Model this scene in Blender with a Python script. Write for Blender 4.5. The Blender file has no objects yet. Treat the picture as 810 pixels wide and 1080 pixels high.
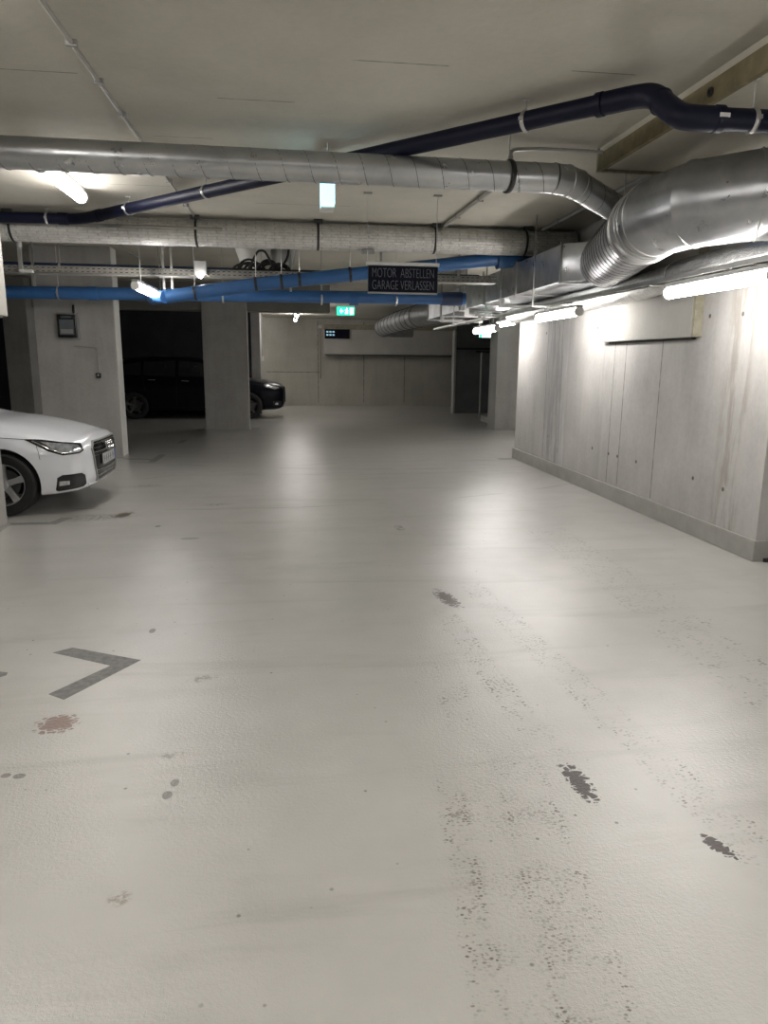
import bpy, bmesh, math, random
from mathutils import Vector, Matrix
from mathutils.bvhtree import BVHTree
random.seed(7)
C = bpy.context.scene.collection
PI = math.pi
ZC = 3.1            # ceiling height

# ------------------------------------------------------------------ materials
class NT:
    def __init__(s, name):
        m = bpy.data.materials.new(name); m.use_nodes = True
        s.m = m; s.t = m.node_tree; s.t.nodes.clear()
        s.out = s.n('ShaderNodeOutputMaterial'); s.b = s.n('ShaderNodeBsdfPrincipled')
        s.l(s.b.outputs[0], s.out.inputs[0])
    def n(s, k, **kw):
        o = s.t.nodes.new(k)
        for a, v in kw.items(): setattr(o, a, v)
        return o
    def l(s, a, b): s.t.links.new(a, b)
    def put(s, sock, v):
        if hasattr(v, 'default_value') or hasattr(v, 'is_linked'): s.l(v, sock)
        else: sock.default_value = v
    def math(s, op, a, b=0.0, c=None, clamp=False):
        o = s.n('ShaderNodeMath', operation=op, use_clamp=clamp)
        s.put(o.inputs[0], a); s.put(o.inputs[1], b)
        if c is not None: s.put(o.inputs[2], c)
        return o.outputs[0]
    def pos(s): return s.n('ShaderNodeNewGeometry').outputs['Position']
    def mapv(s, v, loc=(0,0,0), rot=(0,0,0), sc=(1,1,1), kind='POINT'):
        o = s.n('ShaderNodeMapping', vector_type=kind)
        s.l(v, o.inputs[0]); o.inputs[1].default_value = loc; o.inputs[2].default_value = rot; o.inputs[3].default_value = sc
        return o.outputs[0]
    def noise(s, v, scale=5, detail=4, rough=.55, dist=0):
        o = s.n('ShaderNodeTexNoise'); s.l(v, o.inputs['Vector'])
        o.inputs['Scale'].default_value = scale; o.inputs['Detail'].default_value = detail
        o.inputs['Roughness'].default_value = rough; o.inputs['Distortion'].default_value = dist
        return o.outputs['Fac']
    def ramp(s, f, stops):
        o = s.n('ShaderNodeValToRGB'); s.l(f, o.inputs[0]); e = o.color_ramp.elements
        e[0].position, e[0].color = stops[0][0], c4(stops[0][1]); e[1].position, e[1].color = stops[-1][0], c4(stops[-1][1])
        for p, c in stops[1:-1]:
            x = e.new(p); x.color = c4(c)
        return o.outputs[0]
    def mix(s, f, a, b, mode='MIX'):
        o = s.n('ShaderNodeMix', data_type='RGBA', blend_type=mode)
        s.put(o.inputs[0], f)
        for i, v in ((6, a), (7, b)):
            if isinstance(v, (tuple, list)): o.inputs[i].default_value = c4(v)
            else: s.l(v, o.inputs[i])
        return o.outputs[2]
    def smooth(s, v, lo, hi, a=0., b=1.):
        o = s.n('ShaderNodeMapRange', interpolation_type='SMOOTHSTEP')
        s.put(o.inputs[0], v); o.inputs[1].default_value = lo; o.inputs[2].default_value = hi
        o.inputs[3].default_value = a; o.inputs[4].default_value = b
        return o.outputs[0]
    def bump(s, h, strength=.2, dist=.01, nrm=None):
        o = s.n('ShaderNodeBump'); o.inputs['Strength'].default_value = strength; o.inputs['Distance'].default_value = dist
        s.l(h, o.inputs['Height'])
        if nrm is not None: s.l(nrm, o.inputs['Normal'])
        return o.outputs[0]
    def sep(s, v):
        o = s.n('ShaderNodeSeparateXYZ'); s.l(v, o.inputs[0]); return o.outputs
def c4(c): return tuple(c) + (1.,) if len(c) == 3 else tuple(c)
def srgb(r, g, b):
    f = lambda c: (c/255/12.92) if c/255 <= .04045 else ((c/255+.055)/1.055)**2.4
    return (f(r), f(g), f(b))

def simple(name, col, rough=.5, metal=0., var=.12, scale=8., bump=0., coat=0., bscale=60., emit=None, es=0., spec=.5):
    t = NT(name); t.b.inputs['Specular IOR Level'].default_value = spec; p = t.n('ShaderNodeTexCoord').outputs['Object']
    nz = t.noise(p, scale, 3)
    d = tuple(max(0, c*(1-var)) for c in col); u = tuple(min(1, c*(1+var)) for c in col)
    t.l(t.ramp(nz, [(.3, d), (.7, u)]), t.b.inputs['Base Color'])
    t.b.inputs['Roughness'].default_value = rough; t.b.inputs['Metallic'].default_value = metal
    if coat: t.b.inputs['Coat Weight'].default_value = coat; t.b.inputs['Coat Roughness'].default_value = .05
    if bump: t.l(t.bump(t.noise(p, bscale, 3), bump, .004), t.b.inputs['Normal'])
    if emit: t.b.inputs['Emission Color'].default_value = c4(emit); t.b.inputs['Emission Strength'].default_value = es
    return t.m

def segmask(t, x, y, segs, w):
    """thin lines: each (axis, const, a, b); 1 on the line"""
    acc = None
    for ax, c, a, b in segs:
        u, v = (x, y) if ax == 'x' else (y, x)      # 'x' = runs along x at y=c
        m1 = t.smooth(t.math('ABSOLUTE', t.math('SUBTRACT', v, c)), w*.4, w, 1, 0)
        m2 = t.smooth(t.math('ABSOLUTE', t.math('SUBTRACT', u, (a+b)/2)), (b-a)/2-.02, (b-a)/2, 1, 0)
        m = t.math('MULTIPLY', m1, m2)
        acc = m if acc is None else t.math('MAXIMUM', acc, m)
    return acc

def concrete(name, lo, hi, streak=.25, lines=None, linew=.012, holes=None, band=None, rough=.75, ax='yz', board=None):
    t = NT(name); P = t.pos(); s = t.sep(P)
    big = t.noise(P, 1.1, 4, .6); fine = t.noise(P, 22, 5, .6)
    st = t.noise(t.mapv(P, sc=(2.6, 2.6, .3)), 1.6, 5, .65, .8)
    f = t.math('ADD', t.math('MULTIPLY', big, .55), t.math('MULTIPLY', fine, .18))
    f = t.math('ADD', f, t.math('MULTIPLY', st, streak))
    tot = .55+.18+streak
    col = t.ramp(t.math('DIVIDE', f, tot), [(.36, lo), (.5, tuple((a+b)/2 for a, b in zip(lo, hi))), (.66, hi)])
    u = s[1] if ax[0] == 'y' else s[0]; v = s[2] if ax[1] == 'z' else s[1]
    if lines:
        m = segmask(t, u, v, lines, linew)
        m = t.math('MULTIPLY', m, t.smooth(t.noise(P, 9, 2), .3, .55, .35, .9))
        col = t.mix(m, col, tuple(c*.42 for c in lo))
    if holes:
        acc = None
        for a, b in holes:
            d = t.n('ShaderNodeCombineXYZ'); t.l(t.math('SUBTRACT', u, a), d.inputs[0]); t.l(t.math('SUBTRACT', v, b), d.inputs[1])
            L = t.n('ShaderNodeVectorMath', operation='LENGTH'); t.l(d.outputs[0], L.inputs[0])
            m = t.smooth(L.outputs['Value'], .014, .022, 1, 0)
            acc = m if acc is None else t.math('MAXIMUM', acc, m)
        col = t.mix(t.math('MULTIPLY', acc, .85), col, (.03, .026, .022))
    if band:
        for c, w, tint, k in band:
            m = t.smooth(t.math('ABSOLUTE', t.math('SUBTRACT', u, c)), w*.5, w, 1, 0)
            nz = t.smooth(t.noise(t.mapv(P, sc=(7, 7, .9)), 1.5, 5, .65, .3), .42, .6)
            col = t.mix(t.math('MULTIPLY', t.math('MULTIPLY', m, nz), k), col, tint)
    t.l(col, t.b.inputs['Base Color']); t.b.inputs['Roughness'].default_value = rough
    h = t.math('ADD', fine, t.math('MULTIPLY', t.noise(P, 120, 2), .3))
    t.l(t.bump(h, .25, .006), t.b.inputs['Normal'])
    return t.m

def floor_mat():
    t = NT('epoxy floor paint'); P = t.pos(); s = t.sep(P)
    big = t.noise(P, .55, 5, .55, .3); mid = t.noise(P, 3.2, 5, .6)
    f = t.math('ADD', t.math('MULTIPLY', big, .6), t.math('MULTIPLY', mid, .4))
    col = t.ramp(f, [(.3, FL[0]), (.52, FL[1]), (.7, FL[2])])
    # faint sweeping drag marks running across the aisle
    sw = t.smooth(t.noise(t.mapv(P, rot=(0, 0, .08), sc=(.35, 2.6, 1)), 1.5, 5, .65, .6), .5, .75)
    col = t.mix(t.math('MULTIPLY', sw, .34), col, (.30, .285, .25))
    # long curved rubber arcs near the parked car
    for cx, cy, r, w, k in ((2.0, 19.6, 9.55, .05, .5), (1.0, 18.9, 9.3, .035, .4), (-.6, 15.0, 7.6, .03, .5), (2.4, 4.0, 6.9, .04, .35)):
        v = t.n('ShaderNodeVectorMath', operation='DISTANCE'); t.l(P, v.inputs[0]); v.inputs[1].default_value = (cx, cy, 0)
        m = t.smooth(t.math('ABSOLUTE', t.math('SUBTRACT', v.outputs['Value'], r)), w*.3, w, 1, 0)
        m = t.math('MULTIPLY', m, t.smooth(t.noise(P, 1.7, 4), .42, .62, 0, k))
        col = t.mix(m, col, (.16, .145, .125))
    # tread bands: local frame u across, v along
    for (x0, y0, x1, y1, w, k, dens) in TREADS:
        a = math.atan2(x1-x0, y1-y0); L = math.hypot(x1-x0, y1-y0)
        q = t.mapv(P, loc=((x0+x1)/2, (y0+y1)/2, 0), rot=(0, 0, -a), kind='TEXTURE')
        qs = t.sep(q)
        m = t.smooth(t.math('ABSOLUTE', qs[0]), w*.45, w*1.1, 1, 0)
        m = t.math('MULTIPLY', m, t.smooth(t.math('ABSOLUTE', qs[1]), L/2-.6, L/2, 1, 0))
        edge = t.math('ADD', .55, t.math('MULTIPLY', t.smooth(t.math('ABSOLUTE', t.math('SUBTRACT', t.math('ABSOLUTE', qs[0]), w*.62)), .0, .03, 1, 0), .6))
        vo = t.n('ShaderNodeTexVoronoi'); vo.feature = 'F1'; t.l(t.mapv(q, sc=(dens*1.5, dens*2.3, 1)), vo.inputs['Vector']); vo.inputs['Scale'].default_value = 1; vo.inputs['Randomness'].default_value = .75
        dots = t.smooth(t.math('ADD', vo.outputs['Distance'], t.math('MULTIPLY', t.math('SUBTRACT', t.noise(P, 60, 3, .7), .5), .7)), .24, .46, 1, 0)
        dots = t.math('MULTIPLY', dots, t.smooth(t.noise(P, 6, 4, .65), .38, .60))
        dots = t.math('MULTIPLY', dots, edge)
        col = t.mix(t.math('MULTIPLY', t.math('MULTIPLY', m, t.math('ADD', dots, .04)), k, clamp=True), col, (.17, .145, .115))
    # oil and dirt stains
    wet = None
    for (cx, cy, rx, ry, rot, kind, c) in STAINS:
        q = t.mapv(P, loc=(cx, cy, 0), rot=(0, 0, rot), sc=(rx, ry, 1), kind='TEXTURE')
        L = t.n('ShaderNodeVectorMath', operation='LENGTH'); t.l(q, L.inputs[0])
        d = t.math('SUBTRACT', 1.0, L.outputs['Value'])
        if kind == 's':       # splattered tread print
            vo = t.n('ShaderNodeTexVoronoi'); vo.feature = 'DISTANCE_TO_EDGE'; t.l(t.mapv(P, rot=(0, 0, rot), sc=(26, 36, 1)), vo.inputs['Vector']); vo.inputs['Scale'].default_value = 1
            m = t.math('ADD', t.math('MULTIPLY', d, .42), t.math('MULTIPLY', t.noise(P, 26, 4, .7), .55))
            m = t.smooth(t.math('ADD', m, t.math('MULTIPLY', t.smooth(vo.outputs['Distance'], 0, .16), .14)), .46, .53)
            m = t.math('MULTIPLY', m, t.smooth(d, -.1, .1))
        elif kind == 'w':     # washed-out smudge
            m = t.math('MULTIPLY', t.smooth(d, 0, .6), t.smooth(t.noise(P, 30, 3, .7), .42, .62, 0, .8))
        else:                 # clean drop
            m = t.math('MULTIPLY', t.smooth(d, 0, .25), .8)
        col = t.mix(m, col, c)
        if kind == 's': wet = m if wet is None else t.math('MAXIMUM', wet, m)
    # tiny grit specks
    vo = t.n('ShaderNodeTexVoronoi'); t.l(P, vo.inputs['Vector']); vo.inputs['Scale'].default_value = 8.5
    sp = t.math('MULTIPLY', t.smooth(vo.outputs['Distance'], .03, .075, 1, 0), t.smooth(t.noise(P, 2.3, 2), .38, .5))
    col = t.mix(t.math('MULTIPLY', sp, .7), col, (.09, .075, .06))
    t.l(col, t.b.inputs['Base Color'])
    t.b.inputs['Roughness'].default_value = .30
    t.b.inputs['Specular IOR Level'].default_value = .6
    t.l(t.smooth(wet, 0, 1, 1., .15), t.b.inputs['Coat Weight']); t.b.inputs['Coat Roughness'].default_value = .265; t.b.inputs['Coat IOR'].default_value = 1.55
    h = t.math('ADD', t.math('MULTIPLY', t.noise(P, 70, 3, .6), 1.0), t.math('MULTIPLY', t.noise(P, 260, 2), .35))
    nb = t.bump(h, .34, .006); t.l(nb, t.b.inputs['Normal']); t.l(nb, t.b.inputs['Coat Normal'])
    return t.m

FL = ((.44, .434, .405), (.51, .503, .475), (.565, .558, .53))
DK = (.045, .034, .027)
STAINS = [
    (1.03, 2.26, .055, .16, .05, 's', DK), (1.33, 1.865, .035, .085, .35, 's', DK), (1.0, 4.36, .075, .24, .15, 's', (.07, .052, .04)),
    (1.0, 6.38, .06, .16, 0, 'w', (.09, .07, .055)), (-1.62, 7.2, .10, .2, -.3, 's', (.09, .07, .05)), (-.98, 2.93, .11, .10, 0, 's', (.22, .15, .12)),
    (-.43, 2.43, .018, .028, 0, 'd', (.13, .125, .11)), (-.445, 2.355, .020, .028, 0, 'd', (.12, .115, .10)), (-1.0, 2.54, .025, .02, 0, 'd', (.13, .12, .10)),
    (-1.05, 2.55, .02, .018, 0, 'd', (.15, .13, .11)), (-.85, 6.16, .09, .05, 0, 'd', (.25, .24, .21)), (-.43, 3.31, .09, .05, .3, 'w', (.2, .19, .16)),
    (.54, 2.13, .024, .026, 0, 'w', (.24, .235, .21)), (-.78, 3.98, .02, .04, 0, 'd', (.1, .095, .08)), (-1.2, 6.66, .03, .04, 0, 'd', (.08, .07, .06)),
    (-.46, 2.62, .07, .035, 0, 'w', (.24, .22, .18)), (-.75, 7.65, .2, .08, .2, 'w', (.12, .10, .08)), (-1.7, 8.9, .25, .12, .2, 'w', (.13, .11, .09)),
    (-1.9, 7.1, .5, .22, .1, 'w', (.14, .12, .10)), (-.5, 1.86, .045, .04, 0, 'w', (.25, .19, .14)),
]
TREADS = [
    (.34, .4, .60, 2.7, .06, 1.2, 42), (.57, .4, .88, 2.7, .14, 1.1, 44), (.45, .4, .75, 2.8, .16, .7, 46),
    (1.0, 2.3, .92, 4.4, .09, 1.5, 34), (.68, 2.5, .80, 3.6, .09, 1.1, 34),
    (1.46, 1.5, 1.20, 5.0, .11, 1.0, 36), (2.2, 2.2, 2.35, 6.6, .26, .9, 22), (.9, 1.9, 1.05, 3.2, .16, .35, 40), (1.35, 5.0, 1.0, 8.0, .10, .35, 24),
]
M = {}
M['floor'] = floor_mat()
M['ceiling'] = concrete('ceiling concrete', (.40, .38, .325), (.49, .47, .41), .10,
    lines=[('x', 5.03, -.41, .09), ('x', 4.75, -1.6, -1.15), ('x', 4.32, .37, .93), ('x', 4.28, 1.6, 2.0), ('x', 5.9, -.95, -.5), ('x', 7.5, -1.7, -.9), ('x', 8.1, -.3, .8), ('x', 6.7, .55, 1.6), ('x', 6.6, -2.4, -1.5), ],
    linew=.009, ax='xy', rough=.85)
M['wall_right'] = concrete('wall concrete right', (.33, .32, .305), (.48, .468, .45), .26,
    lines=[('y', 9.82, .18, 2.2), ('y', 7.71, .17, 1.9), ('y', 7.44, .17, 1.9), ('y', 6.68, .17, 1.9), ('y', 9.4, .8, 2.0), ('y', 9.25, .3, 1.6)], linew=.011,
    holes=[(5.93, 1.9), (5.47, 1.89), (7.69, .5), (7.47, .5), (7.03, .5), (5.95, .5), (5.49, .48), (9.64, .5), (8.14, .51), (9.9, 1.9), (8.2, 1.9)],
    band=[(5.46, .22, (.25, .225, .185), .65), (9.45, .5, (.27, .27, .28), .8), (9.15, .12, (.62, .61, .6), .6), (8.0, .1, (.3, .29, .28), .5)], ax='yz')
# lines() above use (ax, const, from, to) with u=y, v=z: a 'y' line is vertical
M['wall'] = concrete('wall concrete back', (.36, .345, .30), (.50, .48, .425), .35,
    lines=[('x', 1.12, -.7, 1.1)] + [('y', x, .1, 2.8) for x in (1.05, 2.6, 4.0)], linew=.02, ax='xz')
M['pillar'] = concrete('pillar concrete', (.27, .264, .247), (.40, .39, .37), .3)
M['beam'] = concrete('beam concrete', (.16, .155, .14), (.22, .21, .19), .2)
M['dim'] = simple('shade-toned bay wall', (.02, .021, .027), .8, var=.25, scale=2)  # colour darkened to carry the shade of the unlit left bays
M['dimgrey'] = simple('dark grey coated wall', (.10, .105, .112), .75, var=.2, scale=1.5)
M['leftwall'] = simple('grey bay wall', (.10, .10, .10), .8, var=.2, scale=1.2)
M['skirt'] = simple('grey skirting paint', (.30, .295, .275), .45, var=.1, scale=5)
M['mark'] = simple('grey marking paint', (.17, .17, .165), .5, var=.25, scale=30)
M['markrub'] = simple('worn marking paint', (.30, .29, .26), .5, var=.2, scale=40)
M['tan'] = simple('tan insulation edge', (.19, .16, .09), .85, var=.2, scale=12)
M['slab'] = concrete('dropped slab panel', (.43, .405, .335), (.53, .505, .43), .1)
M['panel'] = concrete('insulation panel face', (.38, .37, .34), (.48, .467, .435), .2)
M['foam'] = simple('foam panel edge', (.30, .28, .21), .9, var=.2, scale=15)
M['galv'] = None
def galv(name, lo, hi, rough=.34, wr=.0, scale=3.0):
    t = NT(name); p = t.n('ShaderNodeTexCoord').outputs['Object']
    t.l(t.ramp(t.noise(p, scale, 4, .6, .5), [(.35, lo), (.65, hi)]), t.b.inputs['Base Color'])
    t.b.inputs['Metallic'].default_value = .92
    t.l(t.smooth(t.noise(p, 7, 4), .3, .7, max(.265, rough-.07), rough+.09), t.b.inputs['Roughness'])
    t.l(t.bump(t.noise(p, 4.5, 3, .5, .4), .13 + wr, .02), t.b.inputs['Normal'])
    return t.m
M['galv'] = galv('galvanised sheet', (.36, .37, .385), (.54, .55, .565))
M['galv_dull'] = galv('dull spiral duct', (.40, .41, .415), (.50, .51, .515), .33)
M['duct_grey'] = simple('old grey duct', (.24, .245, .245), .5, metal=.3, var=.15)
M['steel'] = galv('zinc steel', (.45, .45, .44), (.6, .6, .58), .38)
M['seam'] = simple('duct seam', (.13, .13, .13), .5, metal=.6)
def foil(name, lo, hi, metal=.55, brick=True):
    t = NT(name); p = t.n('ShaderNodeTexCoord').outputs['Object']
    cr = t.noise(p, 14, 5, .7, .8)
    col = t.ramp(cr, [(.3, lo), (.7, hi)])
    h = cr
    if brick:
        s = t.sep(p); a = t.math('ARCTAN2', s[1], s[2])
        cv = t.n('ShaderNodeCombineXYZ'); t.l(s[0], cv.inputs[0]); t.l(t.math('MULTIPLY', a, .5), cv.inputs[1])
        b = t.n('ShaderNodeTexBrick'); t.l(cv.outputs[0], b.inputs['Vector']); b.inputs['Scale'].default_value = 2.3
        b.inputs['Mortar Size'].default_value = .02; b.inputs['Color1'].default_value = (1, 1, 1, 1); b.inputs['Color2'].default_value = (.93, .93, .93, 1); b.inputs['Mortar'].default_value = (.68, .68, .68, 1)
        col = t.mix(.75, col, b.outputs['Color'], 'MULTIPLY')
        h = t.math('ADD', cr, t.math('MULTIPLY', b.outputs['Fac'], -.5))
    t.l(col, t.b.inputs['Base Color']); t.b.inputs['Metallic'].default_value = metal; t.b.inputs['Roughness'].default_value = .38
    t.l(t.bump(h, .8, .02), t.b.inputs['Normal'])
    return t.m
M['foil'] = foil('foil duct wrap', (.50, .49, .46), (.72, .71, .675), .35)
M['foil2'] = foil('bright foil wrap', (.55, .55, .54), (.8, .8, .79), .85, False)
M['navy'] = simple('dark navy pipe', (.0045, .006, .019), .5, var=.1, bump=.05, spec=.22)
M['blue'] = simple('blue pipe', (.024, .095, .25), .42, var=.1, bump=.04)
M['bluedk'] = simple('dark blue pipe', (.008, .024, .075), .45, var=.1)
M['black'] = simple('black rubber', (.012, .012, .012), .5)
M['blackgloss'] = simple('gloss black', (.008, .008, .009), .18)
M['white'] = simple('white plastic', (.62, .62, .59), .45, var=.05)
M['grey'] = simple('grey plastic', (.26, .26, .25), .5, var=.1)
M['conduit'] = simple('grey conduit', (.30, .29, .26), .5, var=.1)
M['screen'] = simple('dark sign face', (.005, .006, .013), .4, var=.2, spec=.1)
M['letters'] = simple('unlit grey letters', (.12, .13, .155), .5, var=.1)
M['glass'] = simple('dark glass', (.012, .013, .015), .06, var=.1)
M['plateglass'] = simple('grey cabinet window', (.10, .115, .125), .25, var=.15)
def glow(name, col, s):
    t = NT(name); t.b.inputs['Base Color'].default_value = c4(col)
    t.b.inputs['Emission Color'].default_value = c4(col)
    n = t.noise(t.n('ShaderNodeTexCoord').outputs['Object'], 2, 1)
    t.l(t.smooth(n, 0, 1, s*.95, s*1.05), t.b.inputs['Emission Strength']); return t.m
LAMP = 47.
M['tube'] = glow('lit lamp diffuser', (1., .96, .925), LAMP)
M['exitgreen'] = glow('lit green sign', (.02, .62, .36), 1.6)
M['exitwhite'] = glow('lit white sign', (.75, 1., .93), 2.6)
M['exitpanel'] = glow('lit emergency lamp panel', (.42, .88, 1.), 1.5)
M['led'] = glow('lit sign segment', (.35, .6, .75), .55)
M['carwhite'] = simple('white car paint', (.74, .76, .80), .3, var=.02, coat=1.)
M['carblack'] = simple('black car paint', (.002, .0025, .006), .3, var=.05, spec=.18)
M['chrome'] = simple('chrome trim', (.6, .6, .6), .16, metal=1., var=.05)
M['alloy'] = simple('alloy wheel', (.62, .62, .63), .35, metal=.6, var=.05)
M['tyre'] = simple('tyre rubber', (.014, .014, .014), .75, var=.2, bump=.3)
M['lens'] = simple('headlight glass', (.42, .44, .46), .1, metal=.6, var=.5, scale=22)
M['lensdark'] = simple('headlight inner', (.03, .03, .035), .15, var=.3, scale=20)
M['plate'] = simple('plate white', (.5, .5, .5), .4, var=.05)
M['plateblue'] = simple('plate blue', (.02, .05, .3), .4)
M['platechar'] = simple('plate grey characters', (.15, .15, .16), .5)
M['redlens'] = simple('tail lamp red', (.25, .01, .01), .15)

# ------------------------------------------------------------------ mesh builder
class MB:
    def __init__(s): s.v = []; s.f = []
    def add(s, vs, fs):
        o = len(s.v); s.v += [Vector(p) for p in vs]; s.f += [tuple(i+o for i in f) for f in fs]; return s
    def box(s, x0, x1, y0, y1, z0, z1):
        return s.add([(x0,y0,z0),(x1,y0,z0),(x1,y1,z0),(x0,y1,z0),(x0,y0,z1),(x1,y0,z1),(x1,y1,z1),(x0,y1,z1)],
                     [(0,3,2,1),(4,5,6,7),(0,1,5,4),(1,2,6,5),(2,3,7,6),(3,0,4,7)])
    def tube(s, pts, r, n=16, caps=True, rad=None):
        P = [Vector(p) for p in pts]; m = len(P); rings = []
        T = []
        for i in range(m):
            a = P[max(0, i-1)]; b = P[min(m-1, i+1)]
            if 0 < i < m-1: d = ((P[i]-a).normalized() + (b-P[i]).normalized())
            else: d = b-a
            T.append(d.normalized())
        up = Vector((0,0,1)) if abs(T[0].z) < .9 else Vector((1,0,0))
        N = (up - T[0]*up.dot(T[0])).normalized()
        vs = []
        for i in range(m):
            if i: N = (N - T[i]*N.dot(T[i])).normalized()
            B = T[i].cross(N); rr = rad[i] if rad else r
            k = 1.
            if 0 < i < m-1:
                cd = max(.5, T[i].dot((P[i+1]-P[i]).normalized())); k = 1/cd
                bd = (P[i+1]-P[i]).normalized() - (P[i]-P[i-1]).normalized()
                bd = bd.normalized() if bd.length > 1e-6 else None
            else: bd = None
            for j in range(n):
                a = 2*PI*j/n; o = N*math.cos(a)*rr + B*math.sin(a)*rr
                if bd is not None and k > 1.0005: o = o + bd*(o.dot(bd))*(k-1)
                vs.append(P[i]+o)
        fs = []
        for i in range(m-1):
            for j in range(n):
                a = i*n+j; b = i*n+(j+1) % n
                fs.append((a, b, b+n, a+n))
        if caps:
            fs.append(tuple(reversed(range(n)))); fs.append(tuple(range((m-1)*n, m*n)))
        return s.add(vs, [tuple(reversed(f)) for f in fs])
    def ring(s, c, axis, R, r, n=28, k=8, w=None):
        """band round a pipe: R ring radius, r thickness, w half width along axis"""
        c = Vector(c); ax = Vector(axis).normalized()
        up = Vector((0,0,1)) if abs(ax.z) < .9 else Vector((1,0,0))
        N = (up-ax*up.dot(ax)).normalized(); B = ax.cross(N); w = w or r
        vs = []; fs = []
        for i in range(n):
            a = 2*PI*i/n; d = N*math.cos(a)+B*math.sin(a)
            for j in range(k):
                b = 2*PI*j/k; vs.append(c + d*(R+r*math.cos(b)) + ax*(w*math.sin(b)))
        for i in range(n):
            for j in range(k):
                fs.append((i*k+j, ((i+1) % n)*k+j, ((i+1) % n)*k+(j+1) % k, i*k+(j+1) % k))
        return s.add(vs, fs)
    def lathe(s, prof, o, axis='y', n=48):
        """prof list of (radius, along)"""
        o = Vector(o); m = len(prof); vs = []; fs = []
        for i in range(n):
            a = 2*PI*i/n
            for r, h in prof:
                if axis == 'y': vs.append(o+Vector((r*math.cos(a), h, r*math.sin(a))))
                elif axis == 'x': vs.append(o+Vector((h, r*math.cos(a), r*math.sin(a))))
                else: vs.append(o+Vector((r*math.cos(a), r*math.sin(a), h)))
        for i in range(n):
            for j in range(m-1):
                a = i*m+j; b = ((i+1) % n)*m+j
                fs.append((a, b, b+1, a+1))
        return s.add(vs, fs)
    def prism(s, poly, z0, z1, fn=None):
        n = len(poly); f = fn or (lambda x, y, z: (x, y, z))
        return s.add([f(x, y, z0) for x, y in poly]+[f(x, y, z1) for x, y in poly],
                     [tuple(reversed(range(n))), tuple(range(n, 2*n))]+[(i, (i+1) % n, n+(i+1) % n, n+i) for i in range(n)])
    def build(s, name, mat, parent=None, loc=None, bevel=0, smooth=True, angle=35, label=None, recalc=True):
        off = Vector(loc) if loc is not None else (root_loc(parent) if parent else Vector((0,0,0)))
        me = bpy.data.meshes.new(name)
        me.from_pydata([tuple(v-off) for v in s.v], [], s.f)
        bm = bmesh.new(); bm.from_mesh(me)
        if recalc: bmesh.ops.recalc_face_normals(bm, faces=bm.faces)
        bm.to_mesh(me); bm.free()
        mats = mat if isinstance(mat, (list, tuple)) else [mat]
        for q in mats: me.materials.append(M[q] if isinstance(q, str) else q)
        if smooth:
            for p in me.polygons: p.use_smooth = True
            me.set_sharp_from_angle(angle=math.radians(angle))
        o = bpy.data.objects.new(name, me); C.objects.link(o)
        if parent: o.parent = parent
        elif loc is not None: o.location = loc
        if bevel:
            b = o.modifiers.new('bevel', 'BEVEL'); b.width = bevel; b.segments = 2; b.limit_method = 'ANGLE'
        if label: o['label'] = label
        return o
def root_loc(o):
    v = Vector((0,0,0))
    while o is not None: v += o.location; o = o.parent
    return v
def thing(name, label, cat, loc, group=None):
    o = bpy.data.objects.new(name, None); C.objects.link(o); o.location = loc; o.empty_display_size = .1
    tag(o, label, cat, group); return o
def tag(o, label, cat, group=None):
    o['label'] = label; o['category'] = cat
    if group: o['group'] = group
    return o
def struct(name, mb, mat, label=None, **k):
    o = mb.build(name, mat, smooth=False, **k); o['kind'] = 'structure'
    if label: o['label'] = label
    return o
def dup(root, loc, label=None, group=None, cat=None):
    r = root.copy(); C.objects.link(r); r.location = loc
    if label: r['label'] = label
    if group: r['group'] = group
    for ch in list(root.children):
        c = ch.copy(); C.objects.link(c); c.parent = r
        for g in ch.children:
            d = g.copy(); C.objects.link(d); d.parent = c
    return r
def fillet(pts, r, seg=6):
    P = [Vector(p) for p in pts]; out = [P[0]]
    for i in range(1, len(P)-1):
        a = (P[i-1]-P[i]); b = (P[i+1]-P[i]); la, lb = a.length, b.length
        a.normalize(); b.normalize(); d = min(r, la*.45, lb*.45)
        p0 = P[i]+a*d; p1 = P[i]+b*d
        for k in range(seg+1):
            t = k/seg; out.append(p0*(1-t)**2 + P[i]*2*t*(1-t) + p1*t*t)
    out.append(P[-1]); return out
def lerp(a, b, t): return Vector(a)*(1-t)+Vector(b)*t

# ------------------------------------------------------------------ the room
XL, XR, YB, YF = -8.2, 8.2, 24.9, -5.0
struct('floor', MB().box(XL, XR, YF, YB, -.2, 0), 'floor')
struct('ceiling', MB().box(XL, XR, YF, YB, ZC, ZC+.25), 'ceiling')
struct('wall_back', MB().box(XL, XR, YB, YB+.3, 0, ZC), 'wall')
struct('wall_front', MB().box(XL, XR, YF-.3, YF, 0, ZC), 'leftwall')
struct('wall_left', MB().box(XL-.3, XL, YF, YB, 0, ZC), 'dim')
struct('wall_far_right', MB().box(XR, XR+.3, YF, YB, 0, ZC), 'dimgrey')
wr = [(3.58, 5.0), (8.2, 5.0), (8.2, 5.3), (3.88, 5.3), (3.88, 11.1), (3.58, 11.1)]
struct('wall_right', MB().prism(wr, 0, ZC), 'wall_right')
sk = [(3.552, 4.972), (8.2, 4.972), (8.2, 5.0), (3.58, 5.0), (3.58, 11.1), (3.88, 11.1), (3.88, 11.125), (3.552, 11.125)]
struct('baseboard_right', MB().prism(sk, 0, .165), 'skirt', bevel=.006)
struct('trim_1', MB().prism([(3.64, 4.945), (8.2, 4.945), (8.2, 4.972), (3.64, 4.972)], 0, .028), 'black')
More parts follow.
